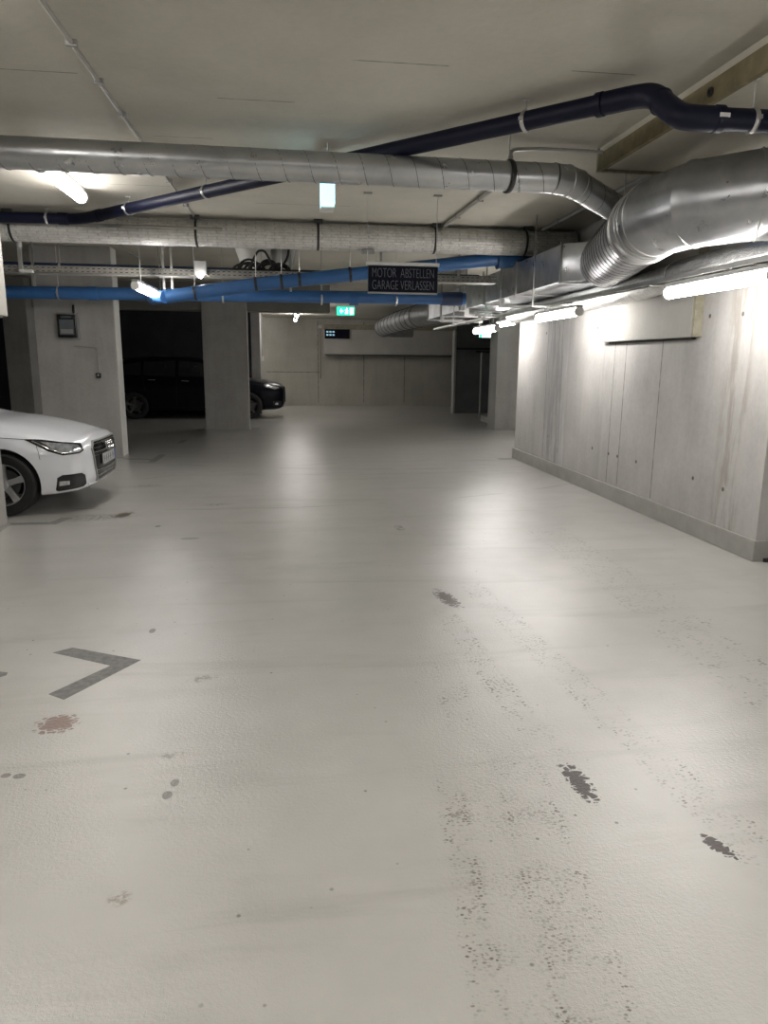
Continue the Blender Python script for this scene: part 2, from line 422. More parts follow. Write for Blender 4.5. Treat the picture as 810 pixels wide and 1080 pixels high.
# cross wall of the left bays, bay shade put into its colour, ending in a concrete column; dark wall on the right
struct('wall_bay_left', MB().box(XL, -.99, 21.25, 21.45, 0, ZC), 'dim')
struct('wall_bay_right', MB().box(4.93, XR, 21.2, 21.4, 0, ZC), 'dimgrey')
struct('trim_2', MB().box(4.87, 4.93, 21.15, 21.42, 0, 2.4), 'pillar')
struct('trim_3', MB().box(4.93, 8.1, 21.17, 21.2, 1.85, 1.91), 'dim')
# cross beam along the second row of pillars, and lower slab beyond
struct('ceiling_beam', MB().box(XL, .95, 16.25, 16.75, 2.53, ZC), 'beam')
struct('ceiling_far', MB().box(XL, XR, 17.6, YB, 2.87, ZC), 'ceiling')
# stacked far wall on the left bay
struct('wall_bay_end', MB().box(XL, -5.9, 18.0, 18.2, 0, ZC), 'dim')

def pillar(x0, x1, y0, y1, label, h=ZC):
    c = ((x0+x1)/2, (y0+y1)/2, 0)
    t = thing('concrete_pillar', label, 'pillar', c, 'concrete pillars beside the aisle')
    MB().box(x0, x1, y0, y1, 0, h).build('shaft', 'pillar', t, bevel=.012, smooth=False)
    MB().box(x0-.012, x1+.012, y0-.012, y1+.012, 0, .03).build('foot_strip', 'skirt', t, smooth=False)
    return t
pillar(-3.68, -2.545, 6.25, 6.8, 'nearest concrete pillar at the left picture edge, beside the white car wheel')
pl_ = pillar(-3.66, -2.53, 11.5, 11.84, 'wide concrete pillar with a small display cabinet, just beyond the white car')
MB().box(-2.53, -2.522, 11.52, 11.84, .03, ZC).build('side_plate', 'white', pl_, smooth=False, label='thin white plate over the end face')  # thin white plate makes this end face paler than the shaft
pillar(-1.78, -.83, 16.2, 16.5, 'free-standing concrete pillar in front of the black car')
pillar(-5.67, -5.2, 15.9, 16.4, 'narrow shaded concrete pillar seen over the bonnet of the white car')
pillar(-.99, -.74, 21.2, 22.9, 'pale concrete pillar at the end of the dark bay wall, behind the black car', 2.87)
pillar(4.62, 5.7, 15.85, 16.45, 'dim concrete pillar on the right, just past the end of the bright wall')

# dropped slab at upper right with tan edge strip
t = thing('dropped_ceiling_panel', 'lowered ceiling panel with a tan edge at the upper right, above the big duct', 'ceiling panel', (4.2, 4., 2.93))
MB().box(2.42, 3.55, -1., 5.67, 2.955, ZC).build('board', 'slab', t, smooth=False)
MB().box(2.385, 2.42, -1., 5.67, 2.935, 3.055).build('edge_strip', 'tan', t, smooth=False, label='tan foam edge strip along the left side')
MB().box(2.385, 3.55, 5.67, 5.70, 2.935, ZC).build('edge_strip', 'foam', t, smooth=False, label='pale tan edge strip across the far end')
MB().box(2.395, 2.42, -1., 5.67, 3.055, ZC).build('upper_lip', 'slab', t, smooth=False)
MB().ring((2.375, 4.15, 2.99), (1, 0, 0), .018, .008).add([], []).build('tie_hole', 'black', t)

# boxes on walls
t = thing('wall_box', 'pale insulated box panel fixed high on the bright right wall', 'wall panel', (3.54, 7., 1.73))
MB().box(3.5, 3.575, 6.07, 7.97, 1.73, 2.62).build('face_panel', 'panel', t, bevel=.006, smooth=False)
MB().box(3.503, 3.58, 6.035, 6.07, 1.735, 2.62).build('edge_panel', 'foam', t, smooth=False, label='yellowish foam edge facing the camera')
MB().box(3.54, 3.58, 6.12, 7.8, 1.712, 1.73).build('bottom_rail', 'black', t, smooth=False)
t = thing('wall_box', 'long pale box panel across the far back wall, below the round duct', 'wall panel', (3.5, 24.7, 1.7))
MB().box(1.24, 5.72, 24.55, 24.9, 1.72, 2.52).build('face_panel', 'panel', t, bevel=.01, smooth=False)
MB().box(1.24, 5.72, 24.6, 24.9, 2.52, 2.68).build('top_panel', 'foam', t, smooth=False)
MB().box(1.28, 5.75, 24.58, 24.9, 1.67, 1.72).build('bottom_rail', 'seam', t, smooth=False)
t = thing('pillar_box', 'bright pale box hung on the nearest pillar at the left picture edge', 'wall panel', (-2.46, 6.4, 1.85))
MB().box(-2.545, -2.375, 5.9, 6.8, 1.85, 2.75).build('cover', 'panel', t, bevel=.006, smooth=False)
MB().box(-2.545, -2.40, 5.95, 6.75, 1.835, 1.85).build('bottom_rail', 'grey', t, smooth=False)

# ------------------------------------------------------------------ floor markings
def fmark(poly, label, mat='mark', h=.0012):
    cx = sum(p[0] for p in poly)/len(poly); cy = sum(p[1] for p in poly)/len(poly)
    o = MB().prism(poly, 0, h).build('floor_marking', mat, loc=(cx, cy, 0), smooth=False)
    return tag(o, label, 'floor marking', 'grey parking bay corner marks')
fmark([(-1.235, 3.715), (-1.155, 3.775), (-.765, 3.567), (-1.02, 3.155), (-1.105, 3.22), (-.90, 3.515)], 'large grey angle painted on the floor at lower left')
fmark([(-1.56, 3.55), (-1.375, 3.485), (-1.37, 3.455), (-1.40, 3.43), (-1.56, 3.48)], 'small grey fragment at left picture edge, left of the large angle mark')
fmark([(-2.62, 6.84), (-2.14, 6.84), (-2.07, 7.12), (-2.17, 7.12), (-2.22, 6.93), (-2.62, 6.93)], 'grey angle mark on the floor under the nose of the white car')
fmark([(-2.08, 11.03), (-1.97, 11.03), (-1.95, 11.9), (-2.06, 11.9)], 'short grey mark on the floor right of the cabinet pillar')
fmark([(-2.52, 11.38), (-2.08, 11.3), (-2.08, 11.38), (-2.52, 11.46)], 'thin grey line on the floor at the foot of the cabinet pillar')
fmark([(-2.02, 13.55), (-1.91, 13.55), (-1.9, 14.15), (-2.01, 14.15)], 'farther short grey mark on the floor before the free-standing pillar')
fmark([(-1.98, 15.95), (-1.8, 15.95), (-1.8, 16.2), (-1.98, 16.2)], 'grey mark on the floor at left foot of the free-standing pillar')
fmark([(-.8, 16.3), (-.62, 16.3), (-.62, 16.5), (-.8, 16.5)], 'grey mark on the floor at right foot of the free-standing pillar')
fmark([(3.3, 10.95), (3.54, 10.95), (3.54, 11.1), (3.3, 11.1)], 'dark grey mark on the floor at the far foot of the bright wall')

# ------------------------------------------------------------------ lamps
def lamp(p0, p1, label, top=None, r=.045, rods=True):
    p0, p1 = Vector(p0), Vector(p1); d = (p1-p0).normalized(); L = (p1-p0).length
    t = thing('tube_light', label, 'lamp', (p0+p1)/2, 'white tube lights of the garage')
    MB().tube([p0+d*.03, p0+d*.035, p1-d*.035, p1-d*.03], r, 20, rad=[r*.85, r, r, r*.85]).build('diffuser', 'tube', t)
    side = d.cross(Vector((0,0,1))).normalized()
    b = MB(); h = r*1.02
    q = [p0-side*.022+Vector((0,0,h-.004)), p0+side*.022+Vector((0,0,h-.004))]
    vs = []
    for P in (p0, p1):
        for sx, sz in ((-1, 0), (1, 0), (1, 1), (-1, 1)): vs.append(P+side*.034*sx+Vector((0,0,r*.92+sz*.028)))
    b.add(vs, [(0,1,2,3),(7,6,5,4),(0,4,5,1),(1,5,6,2),(2,6,7,3),(3,7,4,0)]).build('housing', 'grey', t, smooth=False)
    for P, e in ((p0, 1), (p1, -1)):
        MB().tube([P, P+d*e*.03], r*1.08, 20).build('end_cap', 'white', t)
    if top:
        for f in (.18, .82):
            P = lerp(p0, p1, f)
            c = MB().tube([P+Vector((0,0,r)), (P.x, P.y, top)], .006, 8)
            c.box(P.x-.03, P.x+.03, P.y-.012, P.y+.012, P.z+r+.018, P.z+r+.03).build('bracket', 'steel', t)
    return t
lamp((3.0, 4.29, 2.045), (3.0, 5.60, 2.045), 'long lit tube light nearest the camera, over the right wall end', 2.13)
lamp((3.0, 7.36, 2.02), (3.0, 8.62, 2.02), 'lit tube light over the right wall, left of the pale wall box', 2.13)
lamp((3.0, 10.34, 1.98), (3.0, 11.58, 1.98), 'farthest lit tube light under the tray, just left of the bright wall', 2.13)
lamp((3.9, 12.3, 2.18), (3.92, 13.5, 2.18), 'short piece of lit tube light seen at the edge of the bright wall', ZC)
lamp((3.0, 1.35, 2.045), (3.0, 2.65, 2.045), 'lit tube light on the tray outside the picture at right', 2.13)
lamp((3.0, -1.6, 2.045), (3.0, -.3, 2.045), 'lit tube light on the tray behind the camera at right', 2.13)
lamp((-1.92, 6.49, 3.01), (-1.92, 7.69, 3.01), 'lit tube light on the ceiling at upper left, beneath the grey duct', 3.07, r=.055)
lamp((-1.92, 2.6, 3.03), (-1.92, 3.8, 3.03), 'lit tube light on the ceiling outside the picture at left', 3.07, r=.055)
lamp((-1.92, -1.3, 3.03), (-1.92, -.1, 3.03), 'lit tube light on the ceiling behind the camera at left', 3.07, r=.055)
lamp((-1.709, 8.9, 2.325), (-1.562, 10.15, 2.27), 'lit tube light tilted against the lower blue pipe at left', ZC)
lamp((.27, 17.7, 2.60), (.27, 18.9, 2.60), 'upper of two lit tube lights seen end-on behind the cross beam', 2.87)
lamp((.28, 21.6, 2.70), (.28, 22.8, 2.70), 'lower and farther of two lit tube lights seen end-on behind the cross beam', 2.87)
lamp((.9, -2.9, 3.03), (.9, -1.7, 3.03), 'lit tube light added as fill on the ceiling behind the camera, middle row', 3.07)  # unseen lamp added as fill for the near floor and ceiling
lamp((.9, .1, 3.03), (.9, 1.3, 3.03), 'lit tube light added as fill on the ceiling overhead, outside the picture', 3.07)  # extra overhead lamp out of view, added for fill
lamp((-5., 1.0, 3.03), (-5., 2.2, 3.03), 'lit tube light added as fill over the hidden left bays', 3.07)  # added fill lamp, never in view
lamp((-2.2, 23.4, 2.75), (-2.2, 24.5, 2.75), 'lit tube light added to brighten the back wall, hidden behind the dark bay wall at the far end', 2.87)  # added out of sight to lift the back wall brightness
lamp((5.9, 13.0, 2.6), (5.9, 14.2, 2.6), 'lit tube light added to brighten the far area, in the hidden side aisle at right', ZC)  # unseen lamp added because the far zone was too dark
# short lamp on the cable tray
t = thing('spot_light', 'small lit lamp hanging in a grey box under the cable tray', 'lamp', (-1.04, 9.55, 2.5))
MB().box(-1.11, -.96, 9.52, 9.6, 2.53, 2.69).build('housing', 'grey', t, bevel=.005, smooth=False)
MB().tube([(-1.04, 9.47, 2.508), (-1.04, 9.6, 2.512)], .022, 16).build('bulb', 'tube', t)
# small grey fitting at left
t = thing('wall_bracket_light', 'small pale fitting on a post hanging left of the pillar cabinet', 'lamp', (-2.98, 9.0, 2.45))
MB().tube([(-2.98, 9.07, ZC), (-2.98, 9.07, 2.72)], .03, 12).build('sleeve', 'grey', t)
MB().box(-3.0, -2.96, 9.05, 9.09, 2.45, 2.74).build('post', 'steel', t, smooth=False)
MB().box(-2.99, -2.85, 9.03, 9.09, 2.455, 2.485).build('arm', 'white', t, bevel=.004, smooth=False)

# ------------------------------------------------------------------ exit signs
t = thing('emergency_light', 'glowing pale cyan emergency light box hanging from the ceiling above the aisle', 'lamp', (.335, 5.95, 2.66))
MB().box(.285, .385, 5.82, 6.1, 2.66, 2.98).build('light_panel', 'exitpanel', t, bevel=.008, smooth=False)
MB().box(.282, .388, 5.9, 6.103, 2.652, 2.66).build('end_frame', 'white', t, smooth=False)
MB().box(.28, .39, 5.8, 6.12, 2.98, 3.02).build('housing', 'grey', t, smooth=False)
for y in (5.86, 6.06): MB().tube([(.335, y, 3.02), (.335, y, ZC)], .005, 8).build('rod', 'steel', t)
def exit_sign(x0, x1, y, z0, z1, label, top, arrow):
    t = thing('exit_sign', label, 'sign', ((x0+x1)/2, y, z0))
    MB().box(x0, x1, y, y+.03, z0, z1).build('panel', 'exitgreen', t, bevel=.004, smooth=False)
    w = x1-x0; h = z1-z0; f = MB(); cx = x0+w*(.42 if arrow else .5); yy = y-.006
    def bar(a, b, c, d): f.box(x0+w*a, x0+w*b, yy, y, z0+h*c, z0+h*d)
    if arrow:   # white arrow, figure and doorway on the green ground
        a0 = x0+w*.22
        f.prism([(x0+w*.16, z0+h*.5), (x0+w*.25, z0+h*.8), (x0+w*.25, z0+h*.6), (x0+w*.36, z0+h*.6), (x0+w*.36, z0+h*.4), (x0+w*.25, z0+h*.4), (x0+w*.25, z0+h*.2)], yy, y, fn=lambda a, b, c: (a, c, b))
        bar(.74, .92, .12, .88)
    g = (.56 if arrow else .5)
    for a, b, c, d in ((g-.02, g+.03, .72, .88), (g-.04, g+.03, .42, .7), (g-.10, g-.03, .56, .66), (g+.02, g+.09, .5, .6), (g-.09, g-.02, .16, .42), (g+.01, g+.07, .18, .42)): bar(a, b, c, d)
    f.build('symbol', 'exitwhite', t, smooth=False)
    b = MB().box(x0-.01, x1+.01, y+.03, y+.06, z0+h*.5, z1+.03).build('housing', 'white', t, smooth=False)
    for x in (x0+.02, x1-.02): MB().tube([(x, y+.045, z1+.03), (x, y+.045, top)], .004, 6).build('wire', 'steel', t)
exit_sign(.95, 1.28, 14., 2.34, 2.49, 'lit green escape sign hanging under the blue pipes in the middle', ZC, True)
t = thing('exit_sign', 'lit white and green escape sign under the farthest tray light at right', 'sign', (4.23, 15.5, 2.0))
MB().box(4.11, 4.36, 15.5, 15.53, 2.02, 2.23).build('panel', 'exitwhite', t, bevel=.004, smooth=False)
f = MB(); f.box(4.11, 4.16, 15.49, 15.5, 2.02, 2.23)
for a, b, c, d in ((4.215, 4.245, 2.18, 2.21), (4.205, 4.25, 2.11, 2.175), (4.25, 4.28, 2.13, 2.155), (4.195, 4.215, 2.04, 2.11), (4.235, 4.255, 2.04, 2.11)): f.box(a, b, 15.49, 15.5, c, d)
f.build('symbol', 'exitgreen', t, smooth=False)
for x in (4.14, 4.33): MB().tube([(x, 15.515, 2.23), (x, 15.515, ZC)], .004, 6).build('wire', 'steel', t)

# ------------------------------------------------------------------ text signs
def text_mesh(body, size, spacing=1.0):
    cu = bpy.data.curves.new('txt', 'FONT'); cu.body = body; cu.size = size; cu.extrude = .002; cu.offset = -.0022; cu.space_character = spacing
    cu.align_x = 'LEFT'; o = bpy.data.objects.new('txt', cu); C.objects.link(o)
    dg = bpy.context.evaluated_depsgraph_get(); me = bpy.data.meshes.new_from_object(o.evaluated_get(dg))
    bpy.data.objects.remove(o); return me
t = thing('text_sign', 'dark hanging sign reading MOTOR ABSTELLEN GARAGE VERLASSEN', 'sign', (1.165, 7.4, 2.2))
MB().box(.815, 1.515, 7.41, 7.46, 2.175, 2.425).build('board', 'screen', t, bevel=.004, smooth=False)
MB().tube([(.795, 7.43, 2.445), (1.53, 7.43, 2.445)], .02, 16).build('top_rail', 'white', t)
MB().box(.815, 1.515, 7.405, 7.465, 2.162, 2.175).build('bottom_rail', 'grey', t, smooth=False)
for x in (.81, 1.50):
    MB().tube([(x, 7.43, 2.45), (x, 7.43, ZC)], .0035, 8).build('wire', 'steel', t)
    MB().box(x-.04, x+.04, 7.41, 7.45, 3.085, ZC).build('ceiling_plate', 'grey', t, smooth=False)
MB().box(.80, .835, 7.42, 7.44, 2.72, 2.79).build('cable_joint', 'grey', t, smooth=False)
for body, z in (('MOTOR  ABSTELLEN', 2.315), ('GARAGE VERLASSEN', 2.2)):
    me = text_mesh(body, .108)
    xs = [v.co.x for v in me.vertices]; w = max(xs)-min(xs); k = .62/w; m0 = min(xs)
    for v in me.vertices: v.co = Vector(((v.co.x-m0)*k+.855-1.165, 7.408-7.4-v.co.z, v.co.y*1.2+z-2.2))
    me.materials.append(M['letters'])
    o = bpy.data.objects.new('lettering', me); C.objects.link(o); o.parent = t
t = thing('display_sign', 'small dark display sign fixed on the pale box of the back wall', 'sign', (1.66, 24.5, 2.2))
MB().box(1.26, 2.08, 24.48, 24.55, 2.22, 2.52).build('board', 'screen', t, smooth=False)
for i in range(2):
    for j in range(3): MB().box(1.31+.1*j, 1.38+.1*j, 24.47, 24.48, 2.41-.1*i, 2.46-.1*i).build('lit_segment', 'led', t, smooth=False)

# ------------------------------------------------------------------ pipes and ducts
def clamp(parent, p, ax, R, top=ZC, mat='steel', rod=True, w=.012):
    p = Vector(p)
    c = MB().ring(p, ax, R+.003, .005, w=w)
    a = Vector(ax).normalized(); s = a.cross(Vector((0,0,1)))
    if s.length > .1:
        s.normalize()
        for e in (-1, 1):
            q = p+s*e*(R+.012); c.box(q.x-.012, q.x+.012, q.y-.008, q.y+.008, q.z-.01, q.z+.01)
    o = c.build('pipe_clamp', mat, parent)
    if rod:
        r = MB().tube([p+Vector((0,0,R)), (p.x, p.y, top)], .005, 8)
        r.box(p.x-.025, p.x+.025, p.y-.015, p.y+.015, top-.006, top)
        r.build('rod', 'steel', o, label=None)
    return o

# spiral duct across the aisle
t = thing('spiral_duct', 'grey spiral ventilation duct crossing the upper picture from left edge to the big duct', 'duct', (0, 5.45, 2.82))
RA = .102
pa = [(-8.1, 5.35, 2.835), (1.96, 5.455, 2.82), (2.07, 5.475, 2.815), (2.17, 5.53, 2.80), (2.83, 5.96, 2.665)]
MB().tube(pa[:2], RA, 40).build('duct_run', 'galv_dull', t)
MB().tube(pa[1:4], RA+.003, 40).build('elbow', 'galv_dull', t)
MB().tube(pa[3:], RA, 40).build('branch_run', 'galv_dull', t)
for c, a, q in ((pa[1], (1, .01, 0), .004), (pa[2], (.9, .3, 0), .006), (pa[3], Vector(pa[4])-Vector(pa[3]), .004)): MB().ring(c, a, RA+q, .004).build('joint_ring', 'steel', t)
def helix(a, b, R, pitch, r, n=18):
    a, b = Vector(a), Vector(b); d = b-a; L = d.length; ax = d.normalized()
    up = Vector((0,0,1)); N = (up-ax*up.dot(ax)).normalized(); B = ax.cross(N)
    k = int(L/pitch*n); return [a+ax*(L*i/k)+(N*math.cos(2*PI*i/n)+B*math.sin(2*PI*i/n))*R for i in range(k+1)]
MB().tube(helix((-3.2, 5.406, 2.8263), pa[1], RA, .185, .0022), .0032, 5).build('spiral_seam', 'seam', t)
MB().tube(helix(pa[3], pa[4], RA, .185, .0022), .0032, 5).build('spiral_seam', 'seam', t)
for x in (-2.9, 1.62):
    c = MB().ring((x, 5.45, 2.82), (1, .1, 0), RA+.006, .007, w=.02).build('pipe_clamp', 'black', t)
    MB().tube([(x, 5.45, 2.92), (x, 5.45, ZC)], .005, 8).build('rod', 'steel', c)
# flexible hose beside it
t = thing('flexible_hose', 'thin silver flexible hose on ceiling beside the dropped panel', 'hose', (2., 5.6, 3.05))
hp = fillet([(1.64, 5.48, 2.94), (1.66, 5.56, 3.03), (1.85, 5.62, 3.06), (2.385, 5.60, 3.055)], .08)
MB().tube(hp, .014, 10).build('hose', 'steel', t)
MB().tube([(1.63, 5.46, 2.92), (1.64, 5.48, 2.96)], .02, 12).build('end_fitting', 'steel', t)

# navy pipe
t = thing('waste_pipe', 'dark navy drain pipe running diagonally under the ceiling to upper right', 'pipe', (0, 6.2, 2.98))
RN = .056
pn = [(-8.1, 8.76, 2.985), (-2.25, 8.71, 2.985), (-2.02, 8.52, 2.985), (1.90, 4.33, 2.975)]
MB().tube(fillet(pn, .12), RN, 28).build('main_run', 'navy', t)
for c, a in (((-2.38, 8.71, 2.985), (1, 0, 0)), ((-1.95, 8.445, 2.985), (1, -1.07, 0))):
    a = Vector(a).normalized(); c = Vector(c)
    MB().tube([c-a*.05, c+a*.05], RN+.006, 28).build('coupling', 'navy', t)
e = [(1.86, 4.373, 2.975), (1.98, 4.245, 2.975), (2.03, 4.12, 2.945), (2.045, 3.98, 2.84), (2.07, 3.88, 2.765), (2.16, 3.84, 2.75), (2.26, 3.835, 2.75)]
MB().tube(fillet(e, .06, 4), RN+.007, 28).build('elbow', 'navy', t)
for c, a in (((1.84, 4.395, 2.975), (1, -1.07, 0)), ((2.042, 4.05, 2.89), (0, -.7, -.75)), ((2.25, 3.835, 2.75), (1, 0, 0))):
    a = Vector(a).normalized(); c = Vector(c)
    MB().tube([c-a*.02, c+a*.02], RN+.011, 28).build('collar', 'navy', t)
MB().tube([(2.2, 3.835, 2.75), (2.42, 3.83, 2.75), (4.2, 3.80, 2.745)], RN, 28).build('lower_run', 'navy', t)
MB().box(2.225, 2.28, 3.768, 3.774, 2.742, 2.762).build('sticker', 'white', t, smooth=False, label='small white sticker')
dn = Vector((1.90+2.02, 4.33-8.52, 0)).normalized()
for f in (.12, .34, .60, .90): clamp(t, lerp(pn[2], pn[3], f), dn, RN, mat='steel', w=.014)
for x in (-2.55, -3.1): clamp(t, (x, 8.715, 2.985), (1, 0, 0), RN)
clamp(t, (2.44, 3.83, 2.75), (1, 0, 0), RN, top=2.955, w=.014)
clamp(t, (3.1, 3.82, 2.75), (1, 0, 0), RN, top=2.955)

# insulated foil duct across the aisle
def lumpy(pts, r, n=28, amp=.006, seed=1):
    b = MB().tube(pts, r, n)
    rr = random.Random(seed)
    for v in b.v: v += Vector((0, rr.uniform(-amp, amp), rr.uniform(-amp, amp)))
    return b
t = thing('insulated_duct', 'foil wrapped duct with brick pattern tape crossing under the ceiling behind the grey duct', 'duct', (0, 9., 2.93))
b = lumpy([(-8.1+.12*i, 9., 2.93) for i in range(98)], .15, amp=.004)
b.build('foil_wrap', 'foil', t)
for x, s in ((-3.3, 3), (-2.2, 2), (-1.1, 4)):
    MB().tube([(x-.9, 8.845, 2.955), (x+.4, 8.845, 2.955)], .016, 8).build('cable', 'conduit', t)
for x in (-3., -1.0, .39, 1.78, 2.9):
    c = MB().ring((x, 9., 2.93), (1, 0, 0), .153, .005, w=.014)
    c.box(x-.05, x+.05, 8.83, 8.87, 3.055, 3.095)
    c.build('pipe_clamp', 'black', t)
MB().box(.9, 1.05, 8.88, 8.96, 2.74, 2.785).build('damper_knob', 'grey', t, bevel=.006)

# blue pipes
t = thing('lower_blue_pipe', 'straight horizontal blue pipe crossing in front of the pillars', 'pipe', (0, 10.5, 2.35))
MB().tube([(-8.1, 10.5, 2.33), (2.55, 10.5, 2.385)], .084, 32).build('main_run', 'blue', t)
for x in (-3.0, -.85, .5, 1.55): clamp(t, (x, 10.5, 2.355), (1, 0, 0), .084)
for x in (-2.56, .95):
    MB().tube([(x-.06, 10.5, 2.355), (x+.06, 10.5, 2.356)], .092, 32).build('coupling', 'blue', t)
MB().tube([(2.2, 10.5, 2.382), (2.5, 10.5, 2.384)], .096, 32).build('end_coupling', 'bluedk', t, label='darker blue end coupling')
t = thing('upper_blue_pipe', 'bright blue pipe rising diagonally to the right behind the text sign', 'pipe', (0, 10., 2.5))
ub = [(-1.43, 9.33, 2.238), (-.354, 9.3, 2.404), (2.75, 9.2, 2.775), (3.2, 9.18, 2.80)]
MB().tube([ub[0], ub[1], ub[2]], .080, 32).build('main_run', 'blue', t)
MB().tube([lerp(ub[2], ub[1], .04), lerp(ub[2], ub[3], .3)], .115, 32).build('coupling', 'blue', t, label='wide blue coupling at the right end')
MB().tube([(-1.75, 10.44, 2.345), (-1.66, 9.75, 2.25), ub[0]], .078, 28).build('branch_bend', 'blue', t)
MB().tube([ub[2], (3.2, 9.18, 2.785)], .075, 32).build('end_run', 'blue', t)
MB().ring(lerp(ub[2], ub[1], .04), Vector(ub[2])-Vector(ub[1]), .115, .007).build('collar', 'bluedk', t)
for f, k in ((.5, 0),): clamp(t, lerp(ub[0], ub[1], .32), Vector(ub[1])-Vector(ub[0]), .084, mat='black')
for f in (.0, .10, .17, .37, .97): clamp(t, lerp(ub[1], ub[2], f), Vector(ub[2])-Vector(ub[1]), .084, mat='black', w=.016)
t = thing('thin_blue_pipe', 'thin dark blue pipe running along the top of the cable tray', 'pipe', (0, 9.95, 2.64))
MB().tube([(-8.1, 9.95, 2.66), (2.6, 9.95, 2.62)], .034, 20).build('main_run', 'bluedk', t)
for x in (-2.8, -.3, 1.2): clamp(t, (x, 9.95, 2.64), (1, 0, 0), .04)
t = thing('short_blue_pipe', 'short blue pipe visible between the big duct and foil duct at right edge', 'pipe', (3.8, 5., 2.46))
MB().tube([(3.05, 4.86, 2.52), (5.2, 4.86, 2.52)], .05, 24).build('main_run', 'blue', t)
clamp(t, (4.0, 4.86, 2.52), (1, 0, 0), .05)

# perforated cable tray
t = thing('cable_tray', 'perforated grey cable tray crossing the aisle below the foil duct', 'cable tray', (0, 9.1, 2.45))
b = MB(); x = -5.4
y0, y1, z0, z1 = 9.6, 9.85, 2.515, 2.60
b.box(-8.1, 2.75, y0, y1, z0, z0+.004)
b.box(-8.1, 2.75, y0, y0+.003, z0, z0+.018).box(-8.1, 2.75, y0, y0+.003, z0+.036, z0+.048).box(-8.1, 2.75, y0, y0+.003, z1-.018, z1)
b.box(-8.1, 2.75, y1-.003, y1, z0, z1)
x = -3.6
while x < 2.7:
    b.box(x, x+.03, y0, y0+.003, z0, z1); x += .065
b.build('tray', 'conduit', t, smooth=False)
for x in (-3.1, -1.53, -1.43, .07, 1.25, 2.3):
    MB().box(x-.014, x+.014, 9.85, 9.88, 2.38 if x < .5 else 2.515, ZC).build('hanger', 'steel', t, smooth=False)
for k in range(3):
    MB().tube([(-8., 9.66+.05*k, 2.535), (2.7, 9.67+.05*k, 2.535)], .015, 8).build('cable', 'black', t)
# cable tangle on the tray, pale hoods behind it
DY, DZ = .62, .085
t = thing('cable_bundle', 'tangle of black cables lying on the tray below a pale hood', 'cables', (-.3, 9.7, 2.59))
rr = random.Random(3)
b = MB()
for k in range(13):
    c = Vector((-.32+rr.uniform(-.2, .26), 9.70+rr.uniform(-.05, .08), 2.60)); R = rr.uniform(.07, .13); w = rr.uniform(.5, 1.25); a0 = rr.uniform(0, PI)
    pts = [c+Vector((math.cos(u)*R*1.3*math.cos(a0*.3), math.cos(u)*R*.4*math.sin(a0), abs(math.sin(u))*R*w)) for u in [2*PI*i/22 for i in range(23)]]
    b.tube(pts, .015, 8)
b.build('cable_coil', 'black', t)
MB().tube(fillet([(.06, 9.72, 2.95), (.04, 9.70, 2.78), (-.04, 9.68, 2.66), (-.18, 9.68, 2.61)], .1), .016, 8).build('loose_cable', 'black', t)
MB().tube(fillet([(-.46, 9.62, 2.61), (-.33, 9.60, 2.84), (-.25, 9.60, 2.84), (-.12, 9.64, 2.62)], .08), .015, 8).build('loose_cable', 'black', t)
MB().tube([(-.7, 9.7, 2.612), (.7, 9.7, 2.612)], .019, 8).build('flat_cable', 'black', t)
t = thing('cable_hood', 'pale round hoods hanging behind the black cable tangle', 'cover', (-.3, 10.2, 2.8))
MB().lathe([(.0, .02), (.22, .02), (.24, 0), (.23, -.05), (.17, -.22), (.09, -.28)], (-.42, 10.35, 2.98), 'z', 32).build('hood', 'white', t)
MB().lathe([(.0, .02), (.15, .02), (.18, 0), (.17, -.05), (.14, -.20), (.09, -.24)], (-.02, 10.4, 2.98), 'z', 32).build('hood', 'grey', t, label='greyer second hood')
MB().tube([(-.42, 10.35, 2.99), (-.42, 10.35, ZC)], .03, 12).build('stem', 'grey', t)
MB().tube([(-.02, 10.4, 2.99), (-.02, 10.4, ZC)], .03, 12).build('stem', 'grey', t)

# big spiral duct B, transition and rectangular duct
t = thing('main_duct', 'big silver round duct curving in from the right edge and turning rectangular', 'duct', (3., 6., 2.5))
RB = .262
pb = [(7.9, 4.42, 2.54), (3.28, 4.38, 2.53), (2.93, 4.45, 2.53), (2.67, 4.70, 2.52), (2.62, 5.10, 2.515), (2.70, 5.45, 2.515), (2.86, 6.0, 2.51), (3.21, 7.25, 2.505)]
MB().tube(pb[:2], RB, 48).build('round_run', 'galv', t)
MB().tube(pb[1:6], RB+.004, 48).build('elbow', 'galv', t)
MB().tube(pb[5:], RB, 48).build('spiral_run', 'galv', t)
class Rings:
    def __init__(s, m): s.m = m
    def ring(s, *a, **k): MB().ring(*a, **k).build('joint_ring', s.m, t); return s
r = Rings('steel')
def tang(i): return Vector(pb[min(i+1, len(pb)-1)])-Vector(pb[max(i-1, 0)])
for i in (1, 2, 3, 4, 5): r.ring(pb[i], tang(i), RB+.006, .006, n=40)
for f in (.25, .5): r.ring(lerp(pb[4], pb[5], f), Vector(pb[5])-Vector(pb[4]), RB+.008, .006, n=40)
MB().tube(helix(lerp(pb[5], pb[6], .15), pb[7], RB+.001, .14, .003, 30), .0035, 5).build('spiral_seam', 'seam', t)
MB().ring(lerp(pb[5], pb[6], .05), Vector(pb[6])-Vector(pb[5]), RB+.008, .009, n=40).build('pipe_clamp', 'steel', t)
MB().tube([(2.86, 6.2, 2.77), (2.86, 6.2, ZC)], .005, 8).tube([(3.5, 4.38, 2.79), (3.5, 4.38, 2.96)], .005, 8).build('rod', 'steel', t)
MB().box(2.49, 2.55, 4.98, 5.14, 2.68, 2.70).build('sticker', 'white', t, smooth=False)
